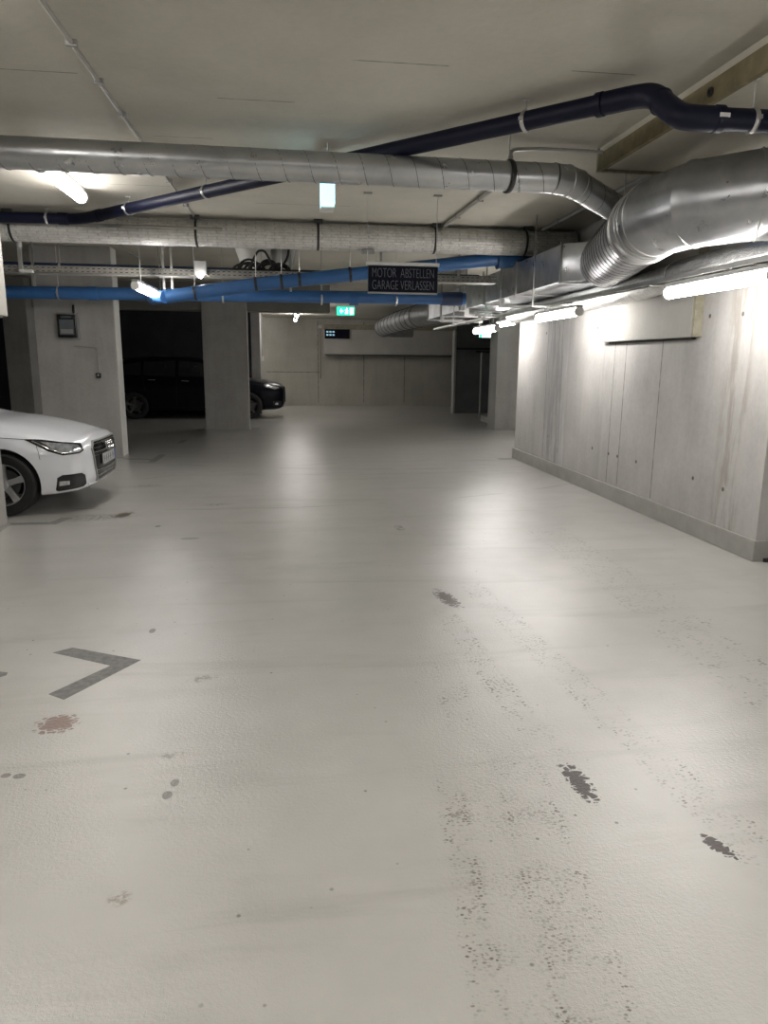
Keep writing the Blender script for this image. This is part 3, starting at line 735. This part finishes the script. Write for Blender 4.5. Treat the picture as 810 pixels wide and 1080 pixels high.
# circle to rectangle transition
X0, X1, ZA, ZB = 2.83, 3.52, 2.325, 2.695
n = 48; vs = []; ax = (Vector(pb[7])-Vector(pb[6])).normalized(); Nn = Vector((0,0,1)); Bn = ax.cross(Nn).normalized()
for j in range(n):
    a = 2*PI*j/n; p = Vector(pb[7])+Nn*math.cos(a)*RB+Bn*math.sin(a)*RB; vs.append(p)
cxx, czz = (X0+X1)/2, (ZA+ZB)/2
for j in range(n):
    a = 2*PI*j/n; dx, dz = math.sin(a), math.cos(a); m = max(abs(dx), abs(dz)); dx /= m; dz /= m
    dx = max(-1, min(1, dx*1.0)); vs.append(Vector((cxx+dx*(X1-X0)/2, 7.5, czz+dz*(ZB-ZA)/2)))
if Bn.x < 0: vs = vs[:n] + [Vector((2*cxx-v.x, v.y, v.z)) for v in vs[n:]]
MB().add(vs, [(j, (j+1) % n, n+(j+1) % n, n+j) for j in range(n)]).build('transition_piece', 'galv', t, angle=50)
MB().box(X0, X1, 7.5, 14.7, ZA, ZB).build('rectangular_run', 'galv', t, bevel=.004, smooth=False)
fl = MB()
for y in (7.5, 9.0, 10.5, 12.0, 13.5, 14.7):
    e = .018
    fl.box(X0-e, X1+e, y-.012, y+.012, ZA-e, ZA).box(X0-e, X1+e, y-.012, y+.012, ZB, ZB+e).box(X0-e, X0, y-.012, y+.012, ZA, ZB).box(X1, X1+e, y-.012, y+.012, ZA, ZB)
fl.build('flange', 'steel', t, smooth=False)
# far end: rectangular to round, spiral then elbow
pc = [(3.12, 14.7, 2.49), (3.08, 15.2, 2.49), (2.92, 16.2, 2.49), (2.75, 18.2, 2.46), (2.66, 20.3, 2.42), (2.74, 20.85, 2.42), (3.05, 21.1, 2.42), (3.6, 21.12, 2.42)]
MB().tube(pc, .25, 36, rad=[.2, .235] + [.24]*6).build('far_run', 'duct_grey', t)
r = Rings('seam')
for f in [i/9 for i in range(10)]:
    i = 2+min(1, int(f*2)); g = f*2-int(f*2) if f < 1 else 1
    r.ring(lerp(pc[i], pc[i+1], g), Vector(pc[i+1])-Vector(pc[i]), .243, .010, n=32)
r.ring(pc[5], (1, 1, 0), .243, .008, n=32)
for y in (9.55, 11.45, 13.3):
    h = MB()
    for x in (X0-.035, X1+.04): h.box(x-.012, x+.012, y-.012, y+.012, ZA-.10, ZC)
    h.box(X0-.05, X1+.05, y-.018, y+.018, ZA-.12, ZA-.085)
    h.box(X0-.02, X0+.02, y-.02, y+.02, ZA-.085, ZA)
    h.build('hanger', 'steel', t, smooth=False)
# second foil duct at right
t = thing('foil_duct', 'crinkled bright foil duct under the big silver duct at the right edge', 'duct', (3.3, 5.5, 2.2))
pf = fillet([(7.9, 4.74, 2.235), (3.25, 4.74, 2.235), (3.12, 5.5, 2.20), (3.36, 7.0, 2.195), (3.40, 10.9, 2.19)], .35, 10)
d = [pf[0]]
for a, c in zip(pf, pf[1:]):
    k = max(1, int((c-a).length/.06)); d += [a.lerp(c, (i+1)/k) for i in range(k)]
lumpy(d, .112, 24, .004, 5).build('foil_wrap', 'foil2', t)
MB().ring((3.14, 5.7, 2.198), (.16, 1, 0), .115, .005).ring((3.9, 4.74, 2.235), (1, 0, 0), .115, .005).build('tape_band', 'steel', t)

# tray carrying the right row of lamps
t = thing('lamp_tray', 'slim double-rail cable tray along the right wall carrying the tube lights', 'cable tray', (3., 6., 2.15))
b = MB()
b.box(2.955, 2.967, -4.9, 14.8, 2.13, 2.165).box(3.033, 3.045, -4.9, 14.8, 2.13, 2.165)
y = -4.8
while y < 14.7: b.box(2.96, 3.04, y, y+.02, 2.132, 2.138); y += .3
b.build('rail', 'steel', t, smooth=False)
MB().tube([(2.985, -4.8, 2.15), (2.985, 5, 2.15), (2.99, 14.7, 2.15)], .011, 8).build('cable', 'black', t)
MB().tube([(3.012, -4.8, 2.15), (3.015, 14.7, 2.15)], .009, 8).build('cable', 'white', t)
for y in (-2.2, 1.0, 3.6, 5.8, 8.2, 10.2, 12.2):
    h = MB().box(2.94, 3.06, y-.012, y+.012, 2.118, 2.13)
    x = 2.94 if y < 7 else 2.78
    if y < 4: h.box(x-.006, x+.006, y-.006, y+.006, 2.118, 2.955)
    elif y < 7: h.box(3.06, 3.58, y-.012, y+.012, 2.118, 2.13)
    h.box(x-.006, x+.006, y-.006, y+.006, 2.118, ZC) if y > 7 else None
    if y > 7: h.box(x, 2.96, y-.012, y+.012, 2.118, 2.13)
    h.build('hanger', 'steel', t, smooth=False)
# conduits on ceiling
def conduit(name, pts, r, label, clips, cat='conduit', mat='conduit', top=ZC):
    t = thing(name, label, cat, pts[0])
    MB().tube(fillet(pts, .04), r, 12).build('tube', mat, t)
    for f in clips:
        p = lerp(pts[0], pts[-1], f)
        MB().box(p.x-.028, p.x+.028, p.y-.012, p.y+.012, p.z-r-.004, top).build('clip', 'grey', t, smooth=False)
    return t
conduit('ceiling_conduit', [(-1.08, 3.0, 3.086), (-1.01, 8.85, 3.086)], .012, 'thin grey conduit clipped along the ceiling at upper left', (.22, .31, .41, .53, .72, .9))
conduit('ceiling_conduit', [(1.88, 8.9, 3.075), (1.95, 6.4, 3.075)], .022, 'grey conduit on the ceiling above the right half of foil duct', (.25, .6))
conduit('ceiling_conduit', [(3.10, 8.9, 3.075), (3.10, 6.2, 3.075)], .022, 'dark conduit on ceiling between grey duct bend and foil duct', (.2, .6), mat='grey')
conduit('ceiling_conduit', [(-2.35, 9.3, 3.075), (-2.30, 12.6, 3.075)], .018, 'slanting conduit on the ceiling above the cabinet pillar', (.3, .8))

# pillar cabinet, conduit and switch
t = thing('display_cabinet', 'small dark-framed glazed cabinet high on the pillar beyond the white car', 'cabinet', (-3.17, 11.45, 1.78))
MB().box(-3.33, -3.03, 11.46, 11.5, 1.77, 2.16).build('back_plate', 'grey', t, smooth=False)
MB().box(-3.315, -3.055, 11.40, 11.46, 1.80, 2.13).build('case', 'blackgloss', t, bevel=.005, smooth=False)
MB().box(-3.285, -3.085, 11.393, 11.40, 1.84, 2.06).build('window', 'plateglass', t, smooth=False)
MB().box(-3.27, -3.10, 11.388, 11.393, 1.86, 1.92).build('label_strip', 'grey', t, smooth=False)
MB().box(-3.26, -3.11, 11.392, 11.40, 2.08, 2.105).build('display', 'plateglass', t, smooth=False)
MB().tube([(-3.09, 11.47, 2.15), (-3.09, 11.47, 2.27)], .016, 10).build('cable_entry', 'blackgloss', t)
t = thing('light_switch', 'small switch box with thin conduit on the pillar beyond the white car', 'switch', (-2.8, 11.48, 1.25))
MB().box(-2.83, -2.77, 11.44, 11.5, 1.22, 1.29).build('switch_box', 'blackgloss', t, bevel=.004, smooth=False)
MB().box(-2.81, -2.79, 11.432, 11.44, 1.245, 1.275).build('rocker', 'white', t, smooth=False)
MB().tube(fillet([(-2.80, 11.485, 1.29), (-2.80, 11.485, 1.66), (-3.12, 11.485, 1.68)], .03), .007, 8).build('conduit_run', 'conduit', t)
t = thing('light_switch', 'small white switch on the pale pillar behind the black car', 'switch', (-.72, 22.4, 1.45))
MB().box(-.74, -.68, 22.3, 22.42, 1.48, 1.62).build('switch_box', 'white', t, bevel=.004, smooth=False)
MB().tube([(-.72, 22.36, 1.62), (-.72, 22.36, 2.87)], .014, 8).build('conduit_run', 'conduit', t)
# post and kerb at far right
t = thing('post', 'thin grey upright post before the dark wall at far right', 'post', (5.15, 19.2, 0))
MB().tube([(5.17, 19.2, 0), (5.17, 19.2, 1.75)], .03, 12).build('upright', 'grey', t)
MB().box(5.0, 5.6, 19.17, 19.23, 1.75, 1.79).build('top_arm', 'blackgloss', t, smooth=False)
MB().box(5.07, 5.27, 19.1, 19.3, 0, .012).build('base_plate', 'grey', t, smooth=False)
t = tag(MB().box(4.95, 5.45, 17.6, 18.3, 0, .16).build('kerb_block', 'skirt', loc=(5.2, 18., 0), bevel=.02), 'low pale kerb block on the floor by the dark wall at far right', 'kerb')
# pipe on the end of the back wall
t = thing('wall_conduit', 'thin pale conduit on the back wall left of the long box', 'conduit', (1.1, 24.87, 0))
MB().tube([(1.12, 24.875, .9), (1.12, 24.875, 2.6)], .02, 10).build('tube', 'conduit', t)
MB().box(1.06, 1.18, 24.85, 24.9, 2.56, 2.66).build('junction_box', 'white', t, smooth=False)

# ------------------------------------------------------------------ cars
def evaluated_mesh(o):
    dg = bpy.context.evaluated_depsgraph_get(); dg.update()
    return bpy.data.meshes.new_from_object(o.evaluated_get(dg))
def interp(tab, s):
    ks = [r[0] for r in tab]
    if s <= ks[0]: return tab[0][1:]
    if s >= ks[-1]: return tab[-1][1:]
    for i in range(len(ks)-1):
        if ks[i] <= s <= ks[i+1]:
            t = (s-ks[i])/(ks[i+1]-ks[i]); a = tab[i]; b = tab[i+1]
            p = tab[max(i-1, 0)]; n = tab[min(i+2, len(tab)-1)]; out = []
            h = ks[i+1]-ks[i]
            for k in range(1, len(a)):
                def sl(u0, u1, u2, x0, x1, x2):
                    if x1-x0 < 1e-9 or x2-x1 < 1e-9: return (u2-u0)/max(1e-9, x2-x0)
                    d0 = (u1-u0)/(x1-x0); d1 = (u2-u1)/(x2-x1)
                    return 0 if d0*d1 <= 0 else 2*d0*d1/(d0+d1)
                m0 = sl(p[k], a[k], b[k], p[0], a[0], b[0]) if i > 0 else (b[k]-a[k])/h
                m1 = sl(a[k], b[k], n[k], a[0], b[0], n[0]) if i < len(ks)-2 else (b[k]-a[k])/h
                t2, t3 = t*t, t*t*t
                out.append((2*t3-3*t2+1)*a[k]+(t3-2*t2+t)*h*m0+(-2*t3+3*t2)*b[k]+(t3-t2)*h*m1)
            return out
def make_car(loc, tab, L, fw, rw, wr_, hw, label, paint, cfg):
    root = thing('car', label, 'car', loc)
    stations = sorted(set([r[0] for r in tab] + [L*i/46 for i in range(47)]))
    vs = []; K = 14
    for s in stations:
        zb, w, zm, zs, ws, zr, wr2, zt = interp(tab, s)
        half = [(0, zb), (w*.55, zb), (w-.09, zb+.005), (w-.035, zb+.035), (w-.008, zb+(zm-zb)*.45), (w, zm), (w-.006, zm+(zs-zm)*.55), (ws+.012, zs-.03), (ws-.012, zs+.004),
                (ws*.5+wr2*.5+.012*(zr-zs), zs*.5+zr*.5), (wr2, zr), (wr2*.82, zr+(zt-zr)*.55), (wr2*.45, zr+(zt-zr)*.88), (0, zt)]
        row = [(-s, y, z) for y, z in half] + [(-s, -y, z) for y, z in reversed(half[1:-1])]
        vs += row
    n = 2*K-2; m = len(stations); fs = []
    for i in range(m-1):
        for j in range(n):
            a = i*n+j; b = i*n+(j+1) % n; fs.append((a, b, b+n, a+n))
    for base in (0, (m-1)*n):
        for k in range(K-1):
            a = base+k; b = base+k+1; c = base+(n-k-1) % n if k < K-2 else base+k+1; d = base+(n-k) % n
            q = [a, b, c, d]; u = []
            for x in q:
                if x not in u: u.append(x)
            if len(u) > 2: fs.append(tuple(u))
    body = MB().add(vs, fs).build('body', [paint, 'black'], root, loc=(0,0,0), angle=60)
    sub = body.modifiers.new('s', 'SUBSURF'); sub.levels = 1; sub.render_levels = 1
    me = evaluated_mesh(body); body.modifiers.clear(); body.data = me
    bmf = bmesh.new(); bmf.from_mesh(me); bvh = BVHTree.FromBMesh(bmf); bmf.free()
    cut = []
    for sx in (fw, rw):
        for sg in (-1, 1):
            c = MB().tube([(-sx, sg*(hw-.30), wr_+.005), (-sx, sg*(hw+.2), wr_+.005)], wr_+.042, 44).build('cut', 'black', root, loc=(0,0,0)); cut.append(c)
            bo = body.modifiers.new('b', 'BOOLEAN'); bo.object = c; bo.operation = 'DIFFERENCE'; bo.solver = 'EXACT'
    me = evaluated_mesh(body); body.modifiers.clear(); body.data = me
    for c in cut: bpy.data.objects.remove(c)
    for p in me.polygons:
        p.use_smooth = True; c = p.center
        for sx in (fw, rw):
            rr_ = math.hypot(c.x+sx, c.z-wr_-.005)
            if rr_ < wr_+.045 and abs(c.y) > hw-.32 and (rr_ > wr_+.028 and abs(p.normal.y) < .4 or abs(c.y) < hw-.29): p.material_index = 1
        if p.normal.z < -.9 and c.z < .3: p.material_index = 1
    me.set_sharp_from_angle(angle=math.radians(38))
    def ray(view, sg, u, v):
        if view == 'side': o, d = Vector((-u, sg*3, v)), Vector((0, -sg, 0))
        elif view == 'front': o, d = Vector((3, u, v)), Vector((-1, 0, 0))
        elif view == 'rear': o, d = Vector((-9, u, v)), Vector((1, 0, 0))
        elif view == 'corner': d = Vector((-.62, -sg*.78, 0)).normalized(); o = Vector((-u, sg*hw, v))-d*3
        else: o, d = Vector((-u, v, 3)), Vector((0, 0, -1))
        h = bvh.ray_cast(o, d)
        if h[0] is None:
            q = bvh.find_nearest(o+d*3 if view != 'front' else Vector((0, u, v))); return q[0], q[1]
        return h[0], h[1]
    def patch(name, mat, view, sg, out, off=.004, th=.012, parent=None, cuts=3, lab=None):
        bm = bmesh.new(); f = bm.faces.new([bm.verts.new((a, b, 0)) for a, b in out])
        bmesh.ops.subdivide_edges(bm, edges=bm.edges[:], cuts=2)
        bmesh.ops.triangulate(bm, faces=bm.faces[:])
        for _ in range(cuts):
            ed = [e for e in bm.edges if e.calc_length() > .06]
            if ed: bmesh.ops.subdivide_edges(bm, edges=ed, cuts=1); bmesh.ops.triangulate(bm, faces=bm.faces[:])
        vv = [v.co.copy() for v in bm.verts]
        for i, v in enumerate(bm.verts): v.index = i
        ff = [[v.index for v in f.verts] for f in bm.faces]; bm.free()
        top = []; bot = []
        for c in vv:
            p, nr = ray(view, sg, c.x, c.y); top.append(p+nr*off); bot.append(p-nr*th)
        N = len(vv); b = MB(); fs2 = [tuple(f) for f in ff] + [tuple(i+N for i in reversed(f)) for f in ff]
        cnt = {}
        for f in ff:
            for i in range(len(f)):
                k = (f[i], f[(i+1) % len(f)]); cnt[k] = 1
        for (a, c) in list(cnt):
            if (c, a) not in cnt: fs2.append((c, a, a+N, c+N))
        b.add(top+bot, fs2)
        o = b.build(name, mat, parent or root, loc=(0,0,0), angle=50)
        if lab: o['label'] = lab
        return o
    def line(name, mat, view, sg, pts, r=.004, parent=None, closed=False, off=0, lab=None):
        if closed: pts = list(pts)+[pts[0]]
        d = []
        for (a, b), (c, e) in zip(pts, pts[1:]):
            k = max(1, int(math.hypot(c-a, e-b)/.03)); d += [(a+(c-a)*i/k, b+(e-b)*i/k) for i in range(k)]
        d.append(pts[-1]); P = []
        for a, b in d:
            p, nr = ray(view, sg, a, b); P.append(p+nr*off)
        o = MB().tube(P, r, 8).build(name, mat, parent or root, loc=(0,0,0))
        if lab: o['label'] = lab
        return o
    # wheels
    for sx in (fw, rw):
        for sg in (-1, 1):
            yo = sg*(hw-.012); R = wr_; yi = sg*(hw-.22); s = sg
            ty = MB().lathe([(R*.66, yi), (R*.93, yi), (R*.985, yi+s*.02), (R, yi+s*.05), (R, yo-s*.035), (R*.985, yo-s*.012), (R*.93, yo+s*.002), (R*.80, yo+s*.004), (R*.70, yo-s*.004), (R*.66, yo-s*.02), (R*.66, yi)], (-sx, 0, R), 'y', 56).build('tyre', 'tyre', root, loc=(0,0,0))
            rim = MB().lathe([(R*.67, yo-s*.015), (R*.655, yo-s*.004), (R*.63, yo-s*.02), (R*.61, yo-s*.08), (R*.60, yi+s*.03)], (-sx, 0, R), 'y', 56)
            ns = cfg.get('spokes', 5)
            for k in range(ns):
                a = 2*PI*k/ns+.32; ca, sa = math.cos(a), math.sin(a)
                pts = []
                for rad, hwid in ((R*.10, .030), (R*.40, .026), (R*.64, .036)):
                    for e in (-1, 1): pts.append((rad*ca-e*hwid*sa, rad*sa+e*hwid*ca, rad))
                idx = [0, 1, 3, 5, 4, 2]; v2 = []
                for dep in (0, 1):
                    for q in idx:
                        x, z, rad = pts[q]; dish = .028*(1-rad/(R*.64))
                        v2.append((-sx+x, yo-s*(.018+dish+dep*.03), R+z))
                rim.add(v2, [tuple(range(6)), tuple(range(11, 5, -1))]+[(i, (i+1) % 6, 6+(i+1) % 6, 6+i) for i in range(6)])
            rim.lathe([(0, yo-s*.03), (R*.12, yo-s*.032), (R*.15, yo-s*.045), (R*.15, yo-s*.09)], (-sx, 0, R), 'y', 32)
            rim.build('rim', 'alloy' if paint == 'carwhite' else 'seam', ty, loc=(0,0,0))
            MB().lathe([(0, yo-s*.10), (R*.44, yo-s*.10), (R*.44, yo-s*.12), (0, yo-s*.12)], (-sx, 0, R), 'y', 32).build('brake_disc', 'seam', ty, loc=(0,0,0))
    # lamps, grille, glass
    for sg in (-1, 1):
        hl = patch('headlight', 'lensdark', 'corner' if cfg.get('hc') else 'side', sg, cfg['head'], .006, .01)
        patch('reflector', 'lens', 'corner' if cfg.get('hc') else 'side', sg, cfg['refl'], .009, .005, hl)
        line('lamp_rim', 'blackgloss', 'corner' if cfg.get('hc') else 'side', sg, cfg['head'], .005, hl, True, .006)
        line('daylight_strip', 'chrome', 'corner' if cfg.get('hc') else 'side', sg, cfg['drl'], .006, hl, False, .011)
        fg = patch('fog_recess', 'blackgloss', 'corner', sg, cfg['fog'], .004, .01)
        patch('fog_lamp', 'lens', 'corner', sg, cfg['fogl'], .008, .004, fg)
        for w in cfg['win']: patch('side_window', 'glass', 'side', sg, w, .003, .01)
        for p in cfg['seams']: line('panel_gap', 'black', 'side', sg, p, .0025)
        if cfg['bonnet']: line('bonnet_gap', 'black', 'top', 1, [(a, sg*b) for a, b in cfg['bonnet']], .0028)
        else: line('bonnet_gap', 'black', 'side', sg, [(1.28, .80), (.9, .765), (.5, .735)], .0028)
        for hx, hz in cfg['handles']: line('door_handle', paint if paint != 'carblack' else 'chrome', 'side', sg, [(hx, hz), (hx+.18, hz+.005)], .012, off=.012)
        mx, mz = cfg['mirror']; yy = sg*(hw+.07)
        MB().lathe([(.001, -.10), (.07, -.09), (.095, -.04), (.10, .03), (.085, .09), (.001, .10)], (-mx, yy, mz), 'y', 20).build('side_mirror', paint, root, loc=(0,0,0))
        MB().tube([(-mx, sg*(hw-.12), mz-.05), (-mx, yy, mz-.03)], .022, 10).build('mirror_arm', 'black', root, loc=(0,0,0))
        patch('tail_lamp', 'redlens', 'rear', sg, [(sg*a, b) for a, b in cfg['tail']], .006, .01)
    patch('windscreen', 'glass', 'top', 1, cfg['shield'], .003, .01)
    patch('rear_window', 'glass', 'rear', 1, cfg['rearw'], .003, .01)
    g = cfg['grille']
    gr = patch('grille', 'blackgloss', 'front', 1, g, .004, .012, cuts=4)
    line('grille_frame', cfg['gf'], 'front', 1, g, .011, gr, True, .006)
    for z, w in cfg['slats']: line('grille_slat', 'chrome', 'front', 1, [(-w, z), (w, z)], .0035, gr, False, .010)
    line('lower_lip', paint, 'front', 1, cfg['lip'], .014, None, False, .004)
    px, pz = cfg['plate']
    q, _ = ray('front', 1, 0, pz); x = q.x+.012
    pl = MB().box(x, x+.012, -.26, .26, pz-.055, pz+.055).build('number_plate', 'plate', root, loc=(0,0,0), bevel=.003, smooth=False)
    MB().box(x+.012, x+.014, .215, .26, pz-.055, pz+.055).build('plate_band', 'plateblue', pl, loc=(0,0,0), smooth=False)
    ch = MB(); rr2 = random.Random(2)
    if paint == 'carwhite':
        for k in range(5):
            yy = .16-k*.085-(.02 if k > 0 else 0)
            ch.box(x+.012, x+.014, yy-.024, yy-.012, pz-.035, pz+.035).box(x+.012, x+.014, yy-.024, yy+.016, pz-.006, pz+.006)
        ch.build('plate_characters', 'platechar', pl, loc=(0,0,0), smooth=False, label='blurred grey characters')
        ez = cfg['emblem']; q, _ = ray('front', 1, 0, ez); em = MB()
        for k in range(4): em.ring((q.x+.03, -.099+.066*k, ez), (1, 0, .12), .042, .0065, n=24)
        em.build('ring_emblem', 'chrome', gr, loc=(0,0,0), label='chrome emblem of four linked rings')
    return root
# small white hatchback: s, zb, w, zm, zs, ws, zr, wr, zt
tabA = [
    (0.0, .36, .34, .50, .60, .31, .625, .28, .64),
    (.025, .27, .47, .50, .63, .44, .665, .40, .69),
    (.075, .225, .62, .48, .655, .58, .70, .49, .735),
    (.16, .195, .745, .48, .675, .715, .715, .56, .75),
    (.32, .18, .83, .50, .725, .77, .765, .59, .80),
    (.55, .17, .862, .52, .775, .79, .82, .62, .855),
    (.85, .17, .868, .53, .82, .79, .875, .63, .905),
    (1.10, .17, .868, .53, .85, .79, .91, .62, .93),
    (1.30, .17, .868, .53, .88, .79, .955, .62, .985),
    (1.60, .17, .868, .53, .925, .795, 1.20, .575, 1.25),
    (1.95, .17, .868, .53, .94, .79, 1.345, .545, 1.395),
    (2.35, .17, .868, .53, .95, .785, 1.375, .54, 1.42),
    (2.90, .18, .868, .53, .965, .78, 1.34, .54, 1.39),
    (3.35, .20, .862, .54, .98, .765, 1.26, .52, 1.32),
    (3.62, .24, .845, .56, .98, .73, 1.10, .50, 1.17),
    (3.80, .27, .80, .58, .92, .68, .97, .48, 1.01),
    (3.91, .32, .72, .58, .80, .62, .83, .45, .86),
    (3.97, .38, .60, .55, .66, .55, .68, .42, .70)]
cfgA = dict(spokes=5,
    head=[(.50, .735), (.34, .728), (.14, .698), (-.10, .675), (-.12, .612), (-.06, .592), (.16, .585), (.30, .625)],
    refl=[(.36, .712), (.20, .695), (-.06, .665), (-.08, .62), (.16, .602), (.25, .635)],
    drl=[(.44, .72), (.28, .64), (.17, .602), (-.04, .606), (-.10, .625)], hc=True,
    fog=[(.24, .365), (.18, .39), (-.07, .39), (-.12, .365), (-.14, .275), (-.10, .25), (.23, .23), (.255, .245)],
    fogl=[(.22, .33), (.10, .33), (.10, .29), (.22, .285)],
    win=[[(1.55, .965), (2.05, 1.30), (2.42, 1.315), (2.42, .975)], [(2.50, .98), (2.50, 1.315), (2.95, 1.28), (3.25, 1.13), (3.22, 1.02)]],
    seams=[[(1.30, .88), (1.25, .70), (1.27, .30), (1.35, .22)], [(2.46, .95), (2.52, .60), (2.46, .24)], [(1.35, .22), (2.40, .22)], [(.47, .74), (.43, .62), (.42, .55)]],
    bonnet=None, handles=[(2.20, .86)], mirror=(1.72, .98), tail=[(.45, .88), (.70, .87), (.72, .74), (.45, .76)],
    shield=[(1.20, -.60), (1.22, .60), (1.86, .50), (1.86, -.50)], rearw=[(-.44, 1.02), (.44, 1.02), (.40, 1.25), (-.40, 1.25)],
    grille=[(-.42, .675), (.42, .675), (.475, .61), (.44, .42), (.38, .265), (-.38, .265), (-.44, .42), (-.475, .61)], gf='grey',
    slats=[(.65, .42), (.61, .45), (.57, .455), (.535, .45), (.38, .41), (.33, .395), (.29, .38)], lip=[(-.56, .262), (-.30, .258), (.30, .258), (.56, .262)],
    plate=(0, .475), emblem=.60)
make_car((-1.94, 8.07, 0), tabA, 3.97, .78, 3.25, .305, .868, 'white small hatchback parked at left with only its front in view', 'carwhite', cfgA)
# black estate / crossover
tabB = [
    (0.0, .42, .50, .58, .72, .48, .745, .43, .76),
    (.04, .32, .70, .58, .77, .66, .80, .56, .82),
    (.12, .26, .80, .58, .81, .74, .85, .62, .88),
    (.30, .23, .87, .58, .86, .80, .905, .66, .94),
    (.60, .22, .91, .60, .92, .84, .965, .68, 1.0),
    (1.10, .22, .92, .62, .97, .85, 1.02, .68, 1.05),
    (1.35, .22, .92, .62, .99, .84, 1.08, .68, 1.12),
    (1.80, .22, .92, .62, 1.01, .835, 1.36, .62, 1.41),
    (2.20, .22, .92, .62, 1.03, .83, 1.49, .59, 1.55),
    (2.90, .22, .92, .62, 1.05, .82, 1.52, .58, 1.59),
    (3.80, .23, .92, .62, 1.07, .81, 1.48, .57, 1.55),
    (4.25, .26, .91, .64, 1.08, .79, 1.40, .55, 1.46),
    (4.50, .30, .88, .66, 1.06, .74, 1.20, .53, 1.27),
    (4.62, .34, .84, .66, 1.0, .70, 1.06, .50, 1.10),
    (4.70, .42, .74, .64, .84, .64, .87, .48, .90)]
cfgB = dict(spokes=5,
    head=[(.52, .90), (.20, .86), (.0, .845), (-.02, .77), (.20, .745), (.40, .80)],
    refl=[(.40, .87), (.16, .835), (.04, .82), (.05, .785), (.20, .77), (.34, .81)],
    drl=[(.46, .89), (.20, .765), (.0, .79)], hc=True,
    fog=[(.26, .46), (.0, .46), (-.04, .34), (.24, .32)], fogl=[(.20, .41), (.10, .41), (.10, .37), (.20, .36)],
    win=[[(1.70, 1.06), (2.15, 1.43), (2.68, 1.47), (2.68, 1.08)], [(2.76, 1.08), (2.76, 1.47), (3.55, 1.44), (3.55, 1.10)], [(3.62, 1.10), (3.62, 1.435), (4.1, 1.36), (4.2, 1.14)]],
    seams=[[(1.45, .98), (1.40, .70), (1.42, .30)], [(2.72, 1.05), (2.74, .30)], [(3.55, 1.06), (3.50, .70)], [(1.42, .30), (3.2, .30)]],
    bonnet=[(.12, .55), (.30, .68), (.70, .76), (1.25, .79)], handles=[(2.42, .96), (3.25, .98)], mirror=(1.62, 1.1),
    tail=[(.50, 1.02), (.76, 1.0), (.80, .86), (.5, .88)],
    shield=[(1.30, -.66), (1.30, .66), (2.08, .54), (2.08, -.54)], rearw=[(-.46, 1.14), (.46, 1.14), (.42, 1.40), (-.42, 1.40)],
    grille=[(-.40, .80), (.40, .80), (.46, .72), (.36, .42), (-.36, .42), (-.46, .72)], gf='blackgloss',
    slats=[(.75, .40), (.68, .40), (.61, .38)], lip=[(-.6, .31), (.6, .31)], plate=(0, .53), emblem=.7)
make_car((-.06, 20.0, 0), tabB, 4.70, .92, 3.78, .34, .92, 'black car parked across behind the free-standing pillar', 'carblack', cfgB)

# ------------------------------------------------------------------ camera, world, view
f_px = 760.; th = math.atan(159/f_px); psi = math.atan(104*math.cos(th)/f_px); roll = math.radians(.5)
F = Vector((math.sin(psi)*math.cos(th), math.cos(psi)*math.cos(th), -math.sin(th)))
R0 = Vector((math.cos(psi), -math.sin(psi), 0)); U0 = R0.cross(F)
R = R0*math.cos(roll)+U0*math.sin(roll); U = R.cross(F)
cam = bpy.data.cameras.new('camera'); cam.sensor_fit = 'VERTICAL'; cam.sensor_height = 36; cam.lens = 36*f_px/1080
cam.clip_start = .05; cam.clip_end = 200
co = bpy.data.objects.new('camera', cam); C.objects.link(co)
co.matrix_world = Matrix(((R.x, U.x, -F.x, 0), (R.y, U.y, -F.y, 0), (R.z, U.z, -F.z, 1.5), (0, 0, 0, 1)))
bpy.context.scene.camera = co
w = bpy.data.worlds.new('world'); bpy.context.scene.world = w; w.use_nodes = True
w.node_tree.nodes['Background'].inputs[0].default_value = (.01, .01, .01, 1); w.node_tree.nodes['Background'].inputs[1].default_value = .3
vs_ = bpy.context.scene.view_settings
vs_.view_transform = 'Standard'; vs_.look = 'None'; vs_.gamma = 1; vs_.use_curve_mapping = False; vs_.exposure = 0.28
